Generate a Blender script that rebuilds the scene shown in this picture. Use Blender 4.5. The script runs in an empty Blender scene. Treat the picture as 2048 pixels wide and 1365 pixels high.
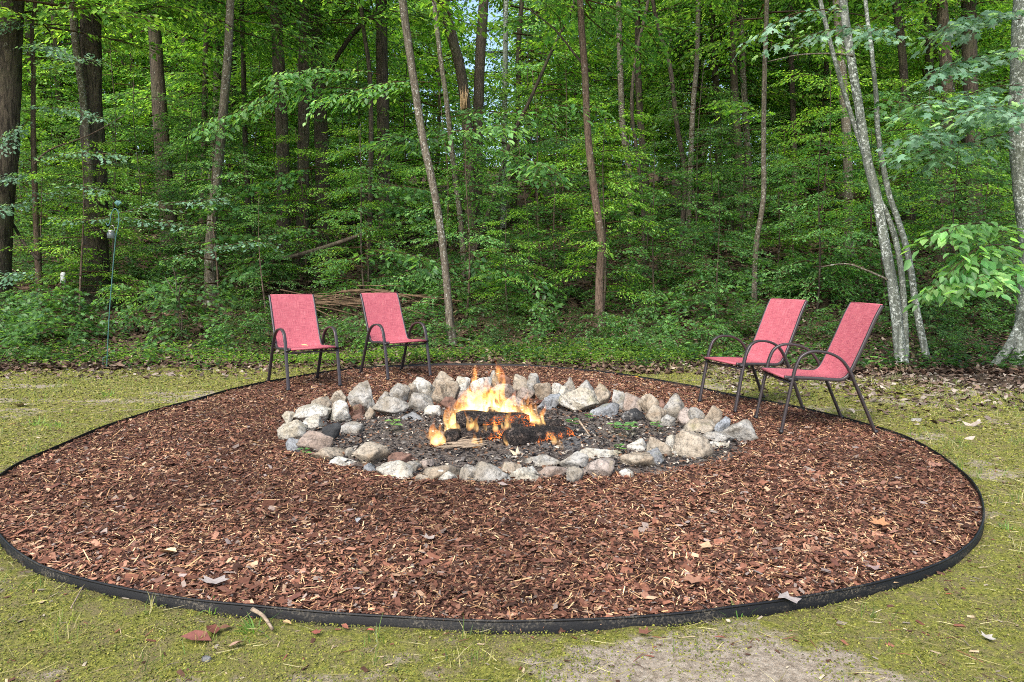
import bpy, math, random
import numpy as np
from mathutils import Vector, Matrix

# ------------------------------------------------------------------ camera, sky, sun, exposure
SC = bpy.context.scene
COL = SC.collection
F, HY, H = 1437.0, 548.0, 1.21          # focal length in photo pixels, horizon row, eye height
cam = bpy.data.cameras.new('camera'); camo = bpy.data.objects.new('camera', cam); COL.objects.link(camo)
camo.location = (0, 0, H); camo.rotation_euler = (math.radians(90), 0, 0)
cam.sensor_width = 36; cam.lens = F / 2048 * 36; cam.shift_y = -(682.5 - HY) / 2048
cam.clip_start = 0.05; cam.clip_end = 1500
SC.camera = camo

SUN_EL, SUN_AZ = math.radians(48), math.radians(205)      # azimuth measured from +Y towards +X
world = bpy.data.worlds.new('World'); SC.world = world; world.use_nodes = True
wn = world.node_tree.nodes; wl = world.node_tree.links; wn.clear()
sky = wn.new('ShaderNodeTexSky'); sky.sky_type = 'NISHITA'; sky.sun_disc = False
sky.sun_elevation = SUN_EL; sky.sun_rotation = SUN_AZ; sky.air_density = 1.0; sky.dust_density = 3.0; sky.ozone_density = 0.6
bg = wn.new('ShaderNodeBackground'); bg.inputs['Strength'].default_value = 0.15
wo = wn.new('ShaderNodeOutputWorld')
wl.new(sky.outputs[0], bg.inputs[0]); wl.new(bg.outputs[0], wo.inputs[0])
sl = bpy.data.lights.new('sun', 'SUN'); sl.energy = 2.0; sl.angle = math.radians(32); sl.color = (1.0, 0.975, 0.94)
so = bpy.data.objects.new('sun', sl); COL.objects.link(so)
d = Vector((math.sin(SUN_AZ) * math.cos(SUN_EL), math.cos(SUN_AZ) * math.cos(SUN_EL), math.sin(SUN_EL)))
so.rotation_euler = d.to_track_quat('Z', 'Y').to_euler()
SC.view_settings.view_transform = 'Standard'; SC.view_settings.look = 'None'
SC.view_settings.gamma = 1.0; SC.view_settings.exposure = 1.3
SC.view_settings.use_curve_mapping = False
cy = SC.cycles
cy.max_bounces = 8; cy.diffuse_bounces = 5; cy.transmission_bounces = 6; cy.glossy_bounces = 2; cy.transparent_max_bounces = 8
cy.volume_bounces = 0; cy.caustics_reflective = False; cy.caustics_refractive = False
cy.use_denoising = False; cy.filter_width = 1.0; cy.sample_clamp_indirect = 6

rng = np.random.default_rng(7)
random.seed(7)
PI = math.pi

# ------------------------------------------------------------------ helpers: noise, terrain, pixels
def _hash(ix, iy, s):
    n = (ix.astype(np.int64) * 374761393 + iy.astype(np.int64) * 668265263 + s * 1442695041) & 0x7fffffff
    n = ((n ^ (n >> 13)) * 1274126177) & 0x7fffffff
    n = (n ^ (n >> 16)) & 0xffff
    return n / 65535.0
def vn(x, y, s=0):
    x = np.asarray(x, float); y = np.asarray(y, float)
    ix = np.floor(x); iy = np.floor(y); fx = x - ix; fy = y - iy
    fx = fx * fx * (3 - 2 * fx); fy = fy * fy * (3 - 2 * fy)
    a = _hash(ix, iy, s); b = _hash(ix + 1, iy, s); c = _hash(ix, iy + 1, s); e = _hash(ix + 1, iy + 1, s)
    return (a * (1 - fx) + b * fx) * (1 - fy) + (c * (1 - fx) + e * fx) * fy
def fbm(x, y, s=0, o=4):
    r = 0; a = .5
    for k in range(o):
        r = r + a * (vn(x * 2 ** k, y * 2 ** k, s + k) - .5) * 2; a *= .5
    return r
def TZ(x, y):
    x = np.asarray(x, float); y = np.asarray(y, float)
    t = y - 12.0 - 0.02 * x
    t = np.where(t > 30, t * 20, t * 1.0) if False else t
    up = np.log1p(np.exp(np.clip(t / .9, -30, 30))) * .9
    up = np.where(t > 25, t, up)
    z = np.minimum(up, 62) * .2 + np.maximum(up - 62, 0) * .05
    z = z + np.clip((y - 9) / 4, 0, 1) * (fbm(x * .5, y * .5, 3, 3) * .14)
    z = z + fbm(x * .9, y * .9, 5, 2) * .012
    return z
def atz(px, py, z=0.0):
    Y = F * (H - z) / (py - HY)
    return ((px - 1024) * Y / F, Y, z)
def aty(px, py, Y):
    return ((px - 1024) * Y / F, Y, H - (py - HY) * Y / F)
def att(px, py):                          # where the ray meets the terrain
    for Y in np.arange(2.0, 90, .05):
        X = (px - 1024) * Y / F; z = H - (py - HY) * Y / F
        if z <= float(TZ(X, Y)): return (X, Y, float(TZ(X, Y)))
    return (X, Y, z)

# ------------------------------------------------------------------ helpers: materials
def S(c):                                 # sRGB 0-255 to linear
    return tuple((v / 255 / 12.92) if v / 255 <= .04045 else ((v / 255 + .055) / 1.055) ** 2.4 for v in c) + (1,)
class NT:
    def __init__(s, name):
        s.m = bpy.data.materials.new(name); s.m.use_nodes = True; s.t = s.m.node_tree
        s.n = s.t.nodes; s.n.clear(); s.out = s.n.new('ShaderNodeOutputMaterial')
    def a(s, typ, ins=None, **kw):
        o = s.n.new(typ)
        for k, v in kw.items(): setattr(o, k, v)
        for k, v in (ins or {}).items():
            if hasattr(v, 'is_output') or isinstance(v, bpy.types.NodeSocket): s.t.links.new(v, o.inputs[k])
            else: o.inputs[k].default_value = v
        return o
    def coord(s, which='Object'): return s.a('ShaderNodeTexCoord').outputs[which]
    def noise(s, vec, scale, detail=4, rough=.55, dist=0):
        return s.a('ShaderNodeTexNoise', {'Vector': vec, 'Scale': scale, 'Detail': detail, 'Roughness': rough, 'Distortion': dist}).outputs['Fac']
    def mapv(s, vec, sc): return s.a('ShaderNodeMapping', {'Vector': vec, 'Scale': sc}).outputs[0]
    def ramp(s, fac, stops):
        r = s.a('ShaderNodeValToRGB', {'Fac': fac}); e = r.color_ramp.elements
        while len(e) > 1: e.remove(e[-1])
        e[0].position = stops[0][0]; e[0].color = stops[0][1]
        for p, c in stops[1:]:
            x = e.new(p); x.color = c
        return r.outputs[0]
    def mix(s, f, a, b, mode='MIX'):
        r = s.a('ShaderNodeMix', data_type='RGBA', blend_type=mode)
        for k, v in ((0, f), (6, a), (7, b)):
            if isinstance(v, bpy.types.NodeSocket): s.t.links.new(v, r.inputs[k])
            else: r.inputs[k].default_value = v
        return r.outputs[2]
    def bump(s, h, st=.5, dist=.02):
        return s.a('ShaderNodeBump', {'Height': h, 'Strength': st, 'Distance': dist}).outputs[0]
    def princ(s, col, rough=.8, nrm=None, **kw):
        ins = {'Base Color': col, 'Roughness': rough}
        if nrm is not None: ins['Normal'] = nrm
        ins.update({k.replace('_', ' '): v for k, v in kw.items()})
        b = s.a('ShaderNodeBsdfPrincipled', ins)
        s.t.links.new(b.outputs[0], s.out.inputs[0]); return b
def G(v): return (v, v, v, 1)
def attr(t, name='Col'): return t.a('ShaderNodeAttribute', attribute_name=name).outputs['Color']

def mat_foliage():
    t = NT('leaf_green'); c = attr(t)
    rnd = t.a('ShaderNodeObjectInfo').outputs['Random']
    v = t.a('ShaderNodeMapRange', {'Value': rnd, 'To Min': .8, 'To Max': 1.2}).outputs[0]
    hs = t.a('ShaderNodeHueSaturation', {'Color': c, 'Value': v, 'Saturation': 1.0}).outputs[0]
    tr = t.mix(1.0, hs, (2.35, 2.25, 1.0, 1), 'MULTIPLY')
    b = t.a('ShaderNodeBsdfPrincipled', {'Base Color': hs, 'Roughness': .42, 'Specular IOR Level': .35})
    w = t.a('ShaderNodeBsdfTranslucent', {'Color': tr})
    m = t.a('ShaderNodeMixShader', {0: .5, 1: b.outputs[0], 2: w.outputs[0]})
    t.t.links.new(m.outputs[0], t.out.inputs[0]); return t.m
def mat_attr(name, rough=.85, var=.0, spec=.3):
    t = NT(name); c = attr(t)
    n = t.noise(t.coord(), 90, 3)
    c = t.mix(.55, c, t.ramp(n, [(.3, G(.35)), (.7, G(1.0))]), 'MULTIPLY')
    t.princ(c, rough, Specular_IOR_Level=spec); return t.m
def mat_bark(name, c0, c1, lichen=None, lam=.5, ridge=1.0, scale=1.0, freck=False):
    t = NT(name); o = t.coord()
    st = t.mapv(o, (14 * scale, 14 * scale, 2.2 * scale))
    n1 = t.noise(st, 1.9, 6, .7, .8)
    n2 = t.noise(o, 3, 4)
    col = t.ramp(n1, [(.40, c0), (.60, c1)])
    col = t.mix(t.ramp(n2, [(.4, G(0)), (.7, G(.5))]), col, t.mix(.5, c1, c0))
    # green moss / algae tinge in patches
    n4 = t.noise(o, 1.3, 4)
    col = t.mix(t.ramp(n4, [(.52, G(0)), (.75, G(.45))]), col, S((70, 82, 48)))
    if lichen is not None:
        n3 = t.noise(o, 14 if not freck else 24, 6, .78, .4)
        lf = t.ramp(n3, [(lam, G(0)), (lam + .05, G(1))])
        big = t.ramp(t.noise(t.mapv(o, (1, 1, .5)), 2.2, 4), [(.35, G(.15)), (.6, G(1))])
        lf = t.mix(1.0, lf, big, 'MULTIPLY')
        col = t.mix(lf, col, lichen)
    h = t.mix(.3, n1, t.noise(o, 60, 3))
    t.princ(col, .9, t.bump(h, ridge, .03), Specular_IOR_Level=.2); return t.m

M = {}
M['leaf'] = mat_foliage()
M['bark_dark'] = mat_bark('bark_dark_ridged', S((32, 28, 24)), S((86, 77, 66)), S((150, 150, 138)), .62, 1.0, .8)
M['bark_brown'] = mat_bark('bark_brown', S((40, 35, 29)), S((94, 84, 71)), S((165, 165, 150)), .60, .8, 1.2)
M['bark_grey'] = mat_bark('bark_grey_speckled', S((58, 52, 44)), S((112, 104, 90)), S((182, 184, 174)), .555, .6, 1.4, True)
M['bark_pale'] = mat_bark('bark_pale_lichen', S((78, 82, 75)), S((126, 130, 121)), S((208, 213, 208)), .525, .5, 1.0, True)
M['bark_red'] = mat_bark('bark_red_brown', S((54, 43, 36)), S((112, 95, 82)), S((170, 168, 158)), .60, .7, 2.0)

def mat_ground():
    t = NT('ground_moss_soil_litter'); o = t.coord(); z = t.a('ShaderNodeSeparateColor', {'Color': attr(t)})
    forest, soil, wild = z.outputs[0], z.outputs[1], z.outputs[2]
    n1 = t.noise(o, 60, 5, .7); n2 = t.noise(o, 9, 5, .65); n3 = t.noise(o, 260, 3)
    moss = t.ramp(n1, [(.30, S((54, 56, 30))), (.48, S((108, 110, 46))), (.72, S((150, 146, 72)))])
    moss = t.mix(t.ramp(n2, [(.42, G(0)), (.60, G(.75))]), moss, S((112, 100, 74)))
    dirt = t.ramp(t.noise(o, 34, 6, .75), [(.3, S((92, 80, 66))), (.5, S((146, 134, 118))), (.75, S((182, 172, 156)))])
    sf = t.ramp(t.a('ShaderNodeMath', {0: soil, 1: t.a('ShaderNodeMath', {0: n2, 1: .9}, operation='MULTIPLY').outputs[0]}, operation='ADD').outputs[0], [(.82, G(0)), (1.0, G(1))])
    lawn = t.mix(sf, moss, dirt)
    lit = t.ramp(t.noise(o, 28, 6, .8, .6), [(.32, S((36, 29, 23))), (.5, S((74, 60, 48))), (.66, S((112, 96, 80)))])
    ff = t.ramp(t.a('ShaderNodeMath', {0: forest, 1: t.a('ShaderNodeMath', {0: n2, 1: .5}, operation='MULTIPLY').outputs[0]}, operation='ADD').outputs[0], [(.6, G(0)), (.82, G(1))])
    col = t.mix(ff, lawn, lit)
    col = t.mix(.35, col, t.ramp(n3, [(.35, G(.35)), (.65, G(1))]), 'MULTIPLY')
    t.princ(col, .95, t.bump(t.mix(.5, n1, n3), .9, .012), Specular_IOR_Level=.15); return t.m
def mat_mulchbase():
    t = NT('mulch_base'); o = t.coord()
    n = t.noise(t.mapv(o, (1, 1.4, 1)), 75, 5, .75, .8)
    c = t.ramp(n, [(.3, S((34, 23, 20))), (.5, S((80, 56, 48))), (.68, S((124, 94, 82)))])
    t.princ(c, .95, t.bump(n, 1, .02), Specular_IOR_Level=.1); return t.m
def mat_ash():
    t = NT('ash_and_soil'); o = t.coord()
    n = t.noise(o, 45, 6, .78); n2 = t.noise(o, 2.2, 4)
    c = t.ramp(n, [(.3, S((36, 36, 37))), (.5, S((88, 87, 87))), (.7, S((142, 140, 138)))])
    c2 = t.ramp(n, [(.3, S((46, 41, 38))), (.5, S((90, 82, 76))), (.7, S((140, 130, 120)))])
    r = t.a('ShaderNodeVectorMath', {0: o, 1: (.35, -.1, 0)}, operation='DISTANCE').outputs['Value']
    c3 = t.ramp(t.a('ShaderNodeMath', {0: r, 1: t.a('ShaderNodeMath', {0: n2, 1: 1.2}, operation='MULTIPLY').outputs[0]}, operation='ADD').outputs[0], [(.9, G(0)), (1.9, G(1))])
    # r is compared in metres from the pile
    t.princ(t.mix(c3, c, c2), .95, t.bump(n, .9, .02), Specular_IOR_Level=.1); return t.m
def mat_stone(name, base, tan, dark=.0):
    t = NT(name); oi = t.a('ShaderNodeObjectInfo'); o = t.a('ShaderNodeVectorMath', {0: t.coord(), 1: t.a('ShaderNodeVectorMath', {0: oi.outputs['Random'], 1: (37, 53, 71)}, operation='MULTIPLY').outputs[0]}, operation='ADD').outputs[0]
    n1 = t.noise(o, 7, 6, .65, .5); n2 = t.noise(o, 30, 6, .75); n3 = t.noise(o, 3.2, 3)
    c = t.ramp(n1, [(.34, tan), (.56, base), (.72, t_light(base))])
    c = t.mix(t.ramp(n3, [(.48, G(0)), (.62, G(.7))]), c, tan)
    pit = t.ramp(n2, [(.33, G(.12)), (.44, G(.62)), (.53, G(1))])
    c = t.mix(.8, c, pit, 'MULTIPLY')
    cr = t.a('ShaderNodeTexVoronoi', {'Vector': t.a('ShaderNodeVectorMath', {0: o, 1: t.a('ShaderNodeVectorMath', {0: t.a('ShaderNodeTexNoise', {'Vector': o, 'Scale': 9.0}).outputs['Color'], 1: (.12, .12, .12)}, operation='MULTIPLY').outputs[0]}, operation='ADD').outputs[0], 'Scale': 6.0}, feature='DISTANCE_TO_EDGE').outputs['Distance']
    crk = t.ramp(cr, [(.0, G(.25)), (.035, G(1))])
    c = t.mix(.45, c, crk, 'MULTIPLY')
    if dark > 0:
        c = t.mix(t.ramp(t.noise(o, 5, 5, .7), [(.5 - dark * .25, G(0)), (.56 - dark * .25, G(.92))]), c, S((34, 36, 38)))
    else:
        c = t.mix(t.ramp(t.noise(o, 11, 6, .8), [(.60, G(0)), (.66, G(.75))]), c, S((60, 60, 54)))
    c = t.mix(t.ramp(t.noise(o, 6, 4, .6), [(.62, G(0)), (.74, G(.35))]), c, S((126, 124, 78)))
    hh = t.mix(.5, n2, t.mix(.4, n1, cr))
    t.princ(c, .88, t.bump(hh, .9, .025), Specular_IOR_Level=.25); return t.m
def t_light(c): return tuple(min(.8, v * 1.25) for v in c[:3]) + (1,)
STONE = {
 'g': mat_stone('limestone_grey', S((150, 148, 142)), S((126, 118, 104))),
 'w': mat_stone('limestone_white', S((178, 176, 168)), S((150, 142, 124))),
 't': mat_stone('sandstone_tan', S((152, 143, 128)), S((132, 118, 100))),
 'p': mat_stone('stone_pinkish', S((150, 140, 132)), S((130, 115, 103))),
 'r': mat_stone('stone_red_brown', S((118, 92, 80)), S((98, 74, 62))),
 'b': mat_stone('stone_blue_grey', S((134, 138, 142)), S((108, 108, 106))),
 'c': mat_stone('stone_charred', S((150, 150, 148)), S((112, 106, 98)), .5),
}
M['ground'] = mat_ground(); M['mulch'] = mat_mulchbase(); M['ash'] = mat_ash()
M['chips'] = mat_attr('bark_chips', .9, spec=.12); M['litter'] = mat_attr('dead_leaves', .85)
M['blade'] = M['leaf']

def mat_simple(name, col, rough=.5, metal=0, bumpsc=None):
    t = NT(name); o = t.coord()
    n = t.noise(o, 40, 4)
    c = t.mix(.35, col, t.ramp(n, [(.35, G(.55)), (.65, G(1))]), 'MULTIPLY')
    t.princ(c, rough, t.bump(t.noise(o, bumpsc or 200, 3), .15, .002), Metallic=metal); return t.m
M['metal'] = mat_simple('dark_bronze_powder_coat', S((66, 60, 62)), .38, .35)
M['cap'] = mat_simple('black_plastic_cap', S((26, 26, 28)), .5)
def mat_edging():
    t = NT('black_edging_plastic'); o = t.coord()
    n = t.noise(t.mapv(o, (1, 1, 5)), 5, 4); n2 = t.noise(o, 120, 4, .7)
    dust = t.mix(1.0, t.ramp(n, [(.5, G(0)), (.68, G(.7))]), t.ramp(n2, [(.48, G(0)), (.6, G(1))]), 'MULTIPLY')
    c = t.mix(dust, S((13, 14, 17)), S((96, 90, 78)))
    t.princ(c, .55, t.bump(n2, .3, .003), Specular_IOR_Level=.3); return t.m
M['edging'] = mat_edging()
def mat_fabric():
    t = NT('red_woven_sling'); o = t.coord('UV')
    a = t.noise(t.mapv(o, (10, 260, 1)), 1.0, 3, .7); b = t.noise(t.mapv(o, (260, 10, 1)), 1.0, 3, .7)
    m = t.a('ShaderNodeMath', {0: a, 1: b}, operation='ADD').outputs[0]
    c = t.ramp(m, [(.35, S((100, 56, 66))), (.45, S((164, 80, 92))), (.55, S((184, 100, 110))), (.68, S((202, 140, 138)))])
    # ramp works on half the sum
    t.n[-1].inputs
    k = t.a('ShaderNodeMath', {0: m, 1: .5}, operation='MULTIPLY').outputs[0]
    for l in list(t.t.links):
        if l.to_node.type == 'VALTORGB': t.t.links.remove(l)
    for nd in t.n:
        if nd.type == 'VALTORGB': t.t.links.new(k, nd.inputs[0])
    b1 = t.a('ShaderNodeBsdfPrincipled', {'Base Color': c, 'Roughness': .7, 'Specular IOR Level': .3, 'Normal': t.bump(k, .4, .002)})
    tr = t.a('ShaderNodeBsdfTranslucent', {'Color': c})
    mx = t.a('ShaderNodeMixShader', {0: .18, 1: b1.outputs[0], 2: tr.outputs[0]})
    t.t.links.new(mx.outputs[0], t.out.inputs[0]); return t.m
M['fabric'] = mat_fabric()
M['teal'] = mat_simple('teal_painted_steel', S((62, 104, 100)), .5, .2)
def mat_glass():
    t = NT('clear_jar_glass'); t.princ(S((90, 100, 100)), .08, Alpha=.5, Specular_IOR_Level=.8); return t.m
M['glass'] = mat_glass()
M['silver'] = mat_simple('brushed_lid_metal', S((190, 190, 188)), .3, .9)
def mat_char(name, glow):
    t = NT(name); o = t.coord()
    v = t.a('ShaderNodeTexVoronoi', {'Vector': t.a('ShaderNodeVectorMath', {0: t.mapv(o, (5, 14, 14)), 1: t.a('ShaderNodeVectorMath', {0: t.a('ShaderNodeTexNoise', {'Vector': o, 'Scale': 18.0, 'Detail': 3.0}).outputs['Color'], 1: (1.6, 1.6, 1.6)}, operation='MULTIPLY').outputs[0]}, operation='ADD').outputs[0], 'Scale': 3.0}, feature='DISTANCE_TO_EDGE').outputs['Distance']
    n = t.noise(o, 22, 5, .7)
    c = t.ramp(n, [(.3, S((14, 13, 13))), (.52, S((44, 38, 35))), (.7, S((104, 90, 80)))])
    b = t.princ(c, .8, t.bump(t.ramp(v, [(0, G(0)), (.12, G(1))]), 1, .03), Specular_IOR_Level=.3)
    if glow > 0:
        e = t.mix(1.0, t.ramp(v, [(0, G(1)), (.045, G(0))]), t.ramp(t.noise(o, 5, 3), [(.56, G(0)), (.70, G(.9))]), 'MULTIPLY')
        ec = t.mix(1.0, e, (1.0, .22, .04, 1), 'MULTIPLY')
        t.t.links.new(ec, b.inputs['Emission Color']); b.inputs['Emission Strength'].default_value = glow
    return t.m
M['char'] = mat_char('charred_wood', 0); M['ember'] = mat_char('charred_wood_with_embers', 3.0)
def mat_wood(name, c0, c1, sc=(3, 40, 40)):
    t = NT(name); n = t.noise(t.mapv(t.coord(), sc), 1.0, 5, .7, .5)
    t.princ(t.ramp(n, [(.3, c0), (.7, c1)]), .9, t.bump(n, .8, .01), Specular_IOR_Level=.2); return t.m
M['oldwood'] = mat_wood('weathered_grey_wood', S((80, 68, 56)), S((168, 150, 128)))
M['palewood'] = mat_wood('torn_pale_wood', S((150, 118, 84)), S((206, 178, 138)))
M['white'] = mat_simple('white_plastic', S((200, 202, 200)), .5)
M['logwood'] = mat_wood('rotting_log_bark', S((54, 42, 32)), S((120, 98, 76)), (4, 18, 18))

# ------------------------------------------------------------------ helpers: meshes and objects
def link(o, parent=None):
    COL.objects.link(o)
    if parent is not None: o.parent = parent
    return o
def tag(o, label=None, cat=None, group=None, kind=None):
    if label: o['label'] = label
    if cat: o['category'] = cat
    if group: o['group'] = group
    if kind: o['kind'] = kind
    return o
def empty(name, loc, rz=0, label=None, cat=None, group=None):
    o = bpy.data.objects.new(name, None); o.empty_display_size = .1; link(o); o.location = loc; o.rotation_euler = (0, 0, rz)
    return tag(o, label, cat, group)
class Acc:
    def __init__(s): s.v = []; s.q = []; s.t = []; s.c = []; s.n = 0
    def add(s, v, q=None, t=None, c=(1, 1, 1)):
        v = np.asarray(v, np.float32).reshape(-1, 3)
        if q is not None and len(q): s.q.append(np.asarray(q, np.int32).reshape(-1, 4) + s.n)
        if t is not None and len(t): s.t.append(np.asarray(t, np.int32).reshape(-1, 3) + s.n)
        s.v.append(v)
        c = np.asarray(c, np.float32)
        if c.ndim == 1: c = np.repeat(c[None, :3], len(v), 0)
        s.c.append(c[:, :3]); s.n += len(v)
    def arr(s):
        v = np.concatenate(s.v); c = np.concatenate(s.c)
        q = np.concatenate(s.q) if s.q else np.zeros((0, 4), np.int32)
        t = np.concatenate(s.t) if s.t else np.zeros((0, 3), np.int32)
        return v, q, t, c
    def mesh(s, name, mat, smooth=False, col=True):
        v, q, t, c = s.arr(); me = bpy.data.meshes.new(name)
        me.vertices.add(len(v)); me.vertices.foreach_set('co', v.ravel())
        nl = q.size + t.size; me.loops.add(nl)
        me.loops.foreach_set('vertex_index', np.concatenate([q.ravel(), t.ravel()]).astype(np.int32))
        npoly = len(q) + len(t); me.polygons.add(npoly)
        st = np.concatenate([np.arange(len(q)) * 4, len(q) * 4 + np.arange(len(t)) * 3]).astype(np.int32)
        me.polygons.foreach_set('loop_start', st)
        me.update(calc_edges=True)
        if smooth: me.polygons.foreach_set('use_smooth', np.ones(npoly, bool))
        if col:
            a = me.color_attributes.new('Col', 'FLOAT_COLOR', 'POINT')
            a.data.foreach_set('color', np.concatenate([c, np.ones((len(c), 1), np.float32)], 1).ravel().astype(np.float32))
        me.materials.append(mat); return me
    def obj(s, name, mat, parent=None, smooth=False, col=True):
        return link(bpy.data.objects.new(name, s.mesh(name, mat, smooth, col)), parent)
def meshobj(name, me, parent=None): return link(bpy.data.objects.new(name, me), parent)

def catmull(P, n=6, closed=False):
    P = np.asarray(P, float); out = []; N = len(P)
    R = range(N) if closed else range(N - 1)
    for i in R:
        if closed: p0, p1, p2, p3 = P[i - 1], P[i], P[(i + 1) % N], P[(i + 2) % N]
        else: p0 = P[max(i - 1, 0)]; p1 = P[i]; p2 = P[i + 1]; p3 = P[min(i + 2, N - 1)]
        for k in range(n):
            t = k / n
            out.append(.5 * ((2 * p1) + (-p0 + p2) * t + (2 * p0 - 5 * p1 + 4 * p2 - p3) * t * t + (-p0 + 3 * p1 - 3 * p2 + p3) * t ** 3))
    if not closed: out.append(P[-1])
    return np.array(out)
def tube(P, R, sides=8, acc=None, c=(1, 1, 1), cap=True, rough=0.0, seed=0, flat=1.0, ref=None):
    """Swept tube along P with radii R. flat scales the second axis; ref fixes the first."""
    P = np.asarray(P, float); n = len(P); R = np.broadcast_to(np.asarray(R, float), (n,))
    T = np.gradient(P, axis=0); T /= np.linalg.norm(T, axis=1)[:, None] + 1e-9
    a0 = np.array([1., 0, 0]) if ref is None else np.array(ref, float)
    if ref is None and abs(T[0] @ a0) > .9: a0 = np.array([0, 1., 0])
    V = []
    th = np.arange(sides) / sides * 2 * PI
    lr = np.random.default_rng(seed); ph = lr.uniform(0, 6.28, 4)
    for i in range(n):
        a = a0 - T[i] * (a0 @ T[i]); a /= np.linalg.norm(a) + 1e-9; b = np.cross(T[i], a)
        if ref is None: a0 = a
        r = R[i] * np.ones(sides)
        if rough: r = r * (1 + rough * (np.sin(3 * th + ph[0] + i * .31) * .5 + np.sin(5 * th + ph[1] - i * .17) * .35 + lr.uniform(-1, 1, sides) * .45))
        V.append(P[i] + (np.cos(th) * r)[:, None] * a + (np.sin(th) * r * flat)[:, None] * b)
    V = np.concatenate(V); q = []
    i, j = np.meshgrid(np.arange(n - 1), np.arange(sides), indexing='ij'); j2 = (j + 1) % sides
    q = np.stack([i * sides + j, i * sides + j2, (i + 1) * sides + j2, (i + 1) * sides + j], -1).reshape(-1, 4)
    t = []
    if cap:
        V = np.concatenate([V, P[:1], P[-1:]])
        for k in range(sides):
            t.append((n * sides, (k + 1) % sides, k)); t.append((n * sides + 1, (n - 1) * sides + k, (n - 1) * sides + (k + 1) % sides))
    A = acc or Acc(); A.add(V, q, t, c); return A
def ribbon_section(P, w, h, X=(1, 0, 0), acc=None, bev=.3):
    """Rounded rectangular bar: w along X, h in the plane of the path."""
    pts = []
    for sx, sy in ((1, 1), (-1, 1), (-1, -1), (1, -1)):
        b = bev * min(w, h)
        q = [(sx * w / 2, sy * (h / 2 - b)), (sx * (w / 2 - b * .3), sy * (h / 2 - b * .3)), (sx * (w / 2 - b), sy * h / 2)]
        if sx * sy < 0: q = q[::-1]
        pts += q
    pts = np.array(pts); n = len(P); P = np.asarray(P, float); X = np.array(X, float)
    T = np.gradient(P, axis=0); T /= np.linalg.norm(T, axis=1)[:, None]
    V = []
    for i in range(n):
        x = X - T[i] * (X @ T[i]); x /= np.linalg.norm(x); N = np.cross(T[i], x)
        V.append(P[i] + pts[:, :1] * x + pts[:, 1:] * N)
    m = len(pts); V = np.concatenate(V)
    i, j = np.meshgrid(np.arange(n - 1), np.arange(m), indexing='ij'); j2 = (j + 1) % m
    q = np.stack([i * m + j, i * m + j2, (i + 1) * m + j2, (i + 1) * m + j], -1).reshape(-1, 4)
    V = np.concatenate([V, P[:1], P[-1:]]); t = []
    for k in range(m):
        t.append((n * m, (k + 1) % m, k)); t.append((n * m + 1, (n - 1) * m + k, (n - 1) * m + (k + 1) % m))
    A = acc or Acc(); A.add(V, q, t); return A

# ------------------------------------------------------------------ the bed outline, taken from its real circle
EDGE = [(-30, 1010), (0, 943), (120, 888), (250, 838), (400, 796), (560, 758), (700, 736), (860, 728), (1025, 728), (1180, 740), (1300, 757), (1440, 784), (1560, 806), (1680, 832), (1810, 870),
        (1900, 922), (1952, 970), (1968, 1018), (1945, 1085), (1894, 1118), (1821, 1145), (1720, 1170), (1614, 1191), (1500, 1208), (1407, 1219), (1300, 1230), (1200, 1236), (1060, 1240), (930, 1238), (800, 1230), (625, 1220), (449, 1204), (293, 1184), (156, 1156), (78, 1132), (0, 1074)]
EC = np.array([atz(x, y, .036)[:2] for x, y in EDGE])
BC = np.array([(EC[:, 0].min() + EC[:, 0].max()) / 2, (EC[:, 1].min() + EC[:, 1].max()) / 2])
ang = np.arctan2(EC[:, 1] - BC[1], EC[:, 0] - BC[0]); rad = np.hypot(EC[:, 0] - BC[0], EC[:, 1] - BC[1])
o_ = np.argsort(ang); ang, rad = ang[o_], rad[o_]
def bedR(a):
    a = (np.asarray(a) + PI) % (2 * PI) - PI
    return np.interp(a, np.concatenate([ang - 2 * PI, ang, ang + 2 * PI]), np.tile(rad, 3))
TH = np.linspace(-PI, PI, 361)[:-1]
RR = bedR(TH)
for _ in range(3): RR = (np.roll(RR, 2) + np.roll(RR, -2) + np.roll(RR, 1) + np.roll(RR, -1) + RR) / 5
def bedR(a): 
    a = (np.asarray(a) + PI) % (2 * PI) - PI
    return np.interp(a, np.concatenate([TH, [PI]]), np.concatenate([RR, RR[:1]]))
def inbed(x, y):
    return bedR(np.arctan2(y - BC[1], x - BC[0])) - np.hypot(x - BC[0], y - BC[1])      # metres inside
RR = RR + .014 * fbm(TH * 3.5, TH * 0 + 4, 63, 3)
# fire ring centre on the ground (inner hollow)
RCX, RCY = 0.04, 5.35
RIX, RIY = 1.62, 1.12
def inring(x, y): return ((x - RCX) / RIX) ** 2 + ((y - RCY) / RIY) ** 2

# ------------------------------------------------------------------ ground
def lawn_masks(x, y):
    edge = 9.3 + .6 * fbm(x * .6, y * .6, 11, 3) - 1.9 * np.clip((x - 2.6) / 2.6, 0, 1.1)
    forest = np.clip((y - edge) / 1.0 + .5, 0, 1)
    soil = np.clip(.34 + .8 * fbm(x * 1.4 + 3, y * 2.2, 21, 5) + .42 * np.exp(-(((x - 0.45) / .75) ** 2 + ((y - 2.12) / .22) ** 2)) + .4 * np.exp(-(((x + 1.05) / .5) ** 2 + ((y - 2.05) / .12) ** 2)) - .15, 0, 1)
    return forest, soil
def grid_axis(lo, mid0, mid1, hi, step, n_out):
    a = np.arange(mid0, mid1, step); k = np.linspace(0, 1, n_out + 1)[1:]
    up = mid1 + (hi - mid1) * k ** 2.6; dn = mid0 - (mid0 - lo) * k ** 2.6
    return np.concatenate([dn[::-1], a, [mid1], up])
gx = grid_axis(-260, -7, 7, 260, .07, 60); gy = grid_axis(-60, 1.2, 14, 420, .07, 70)
X, Y = np.meshgrid(gx, gy); Z = TZ(X, Y)
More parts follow.
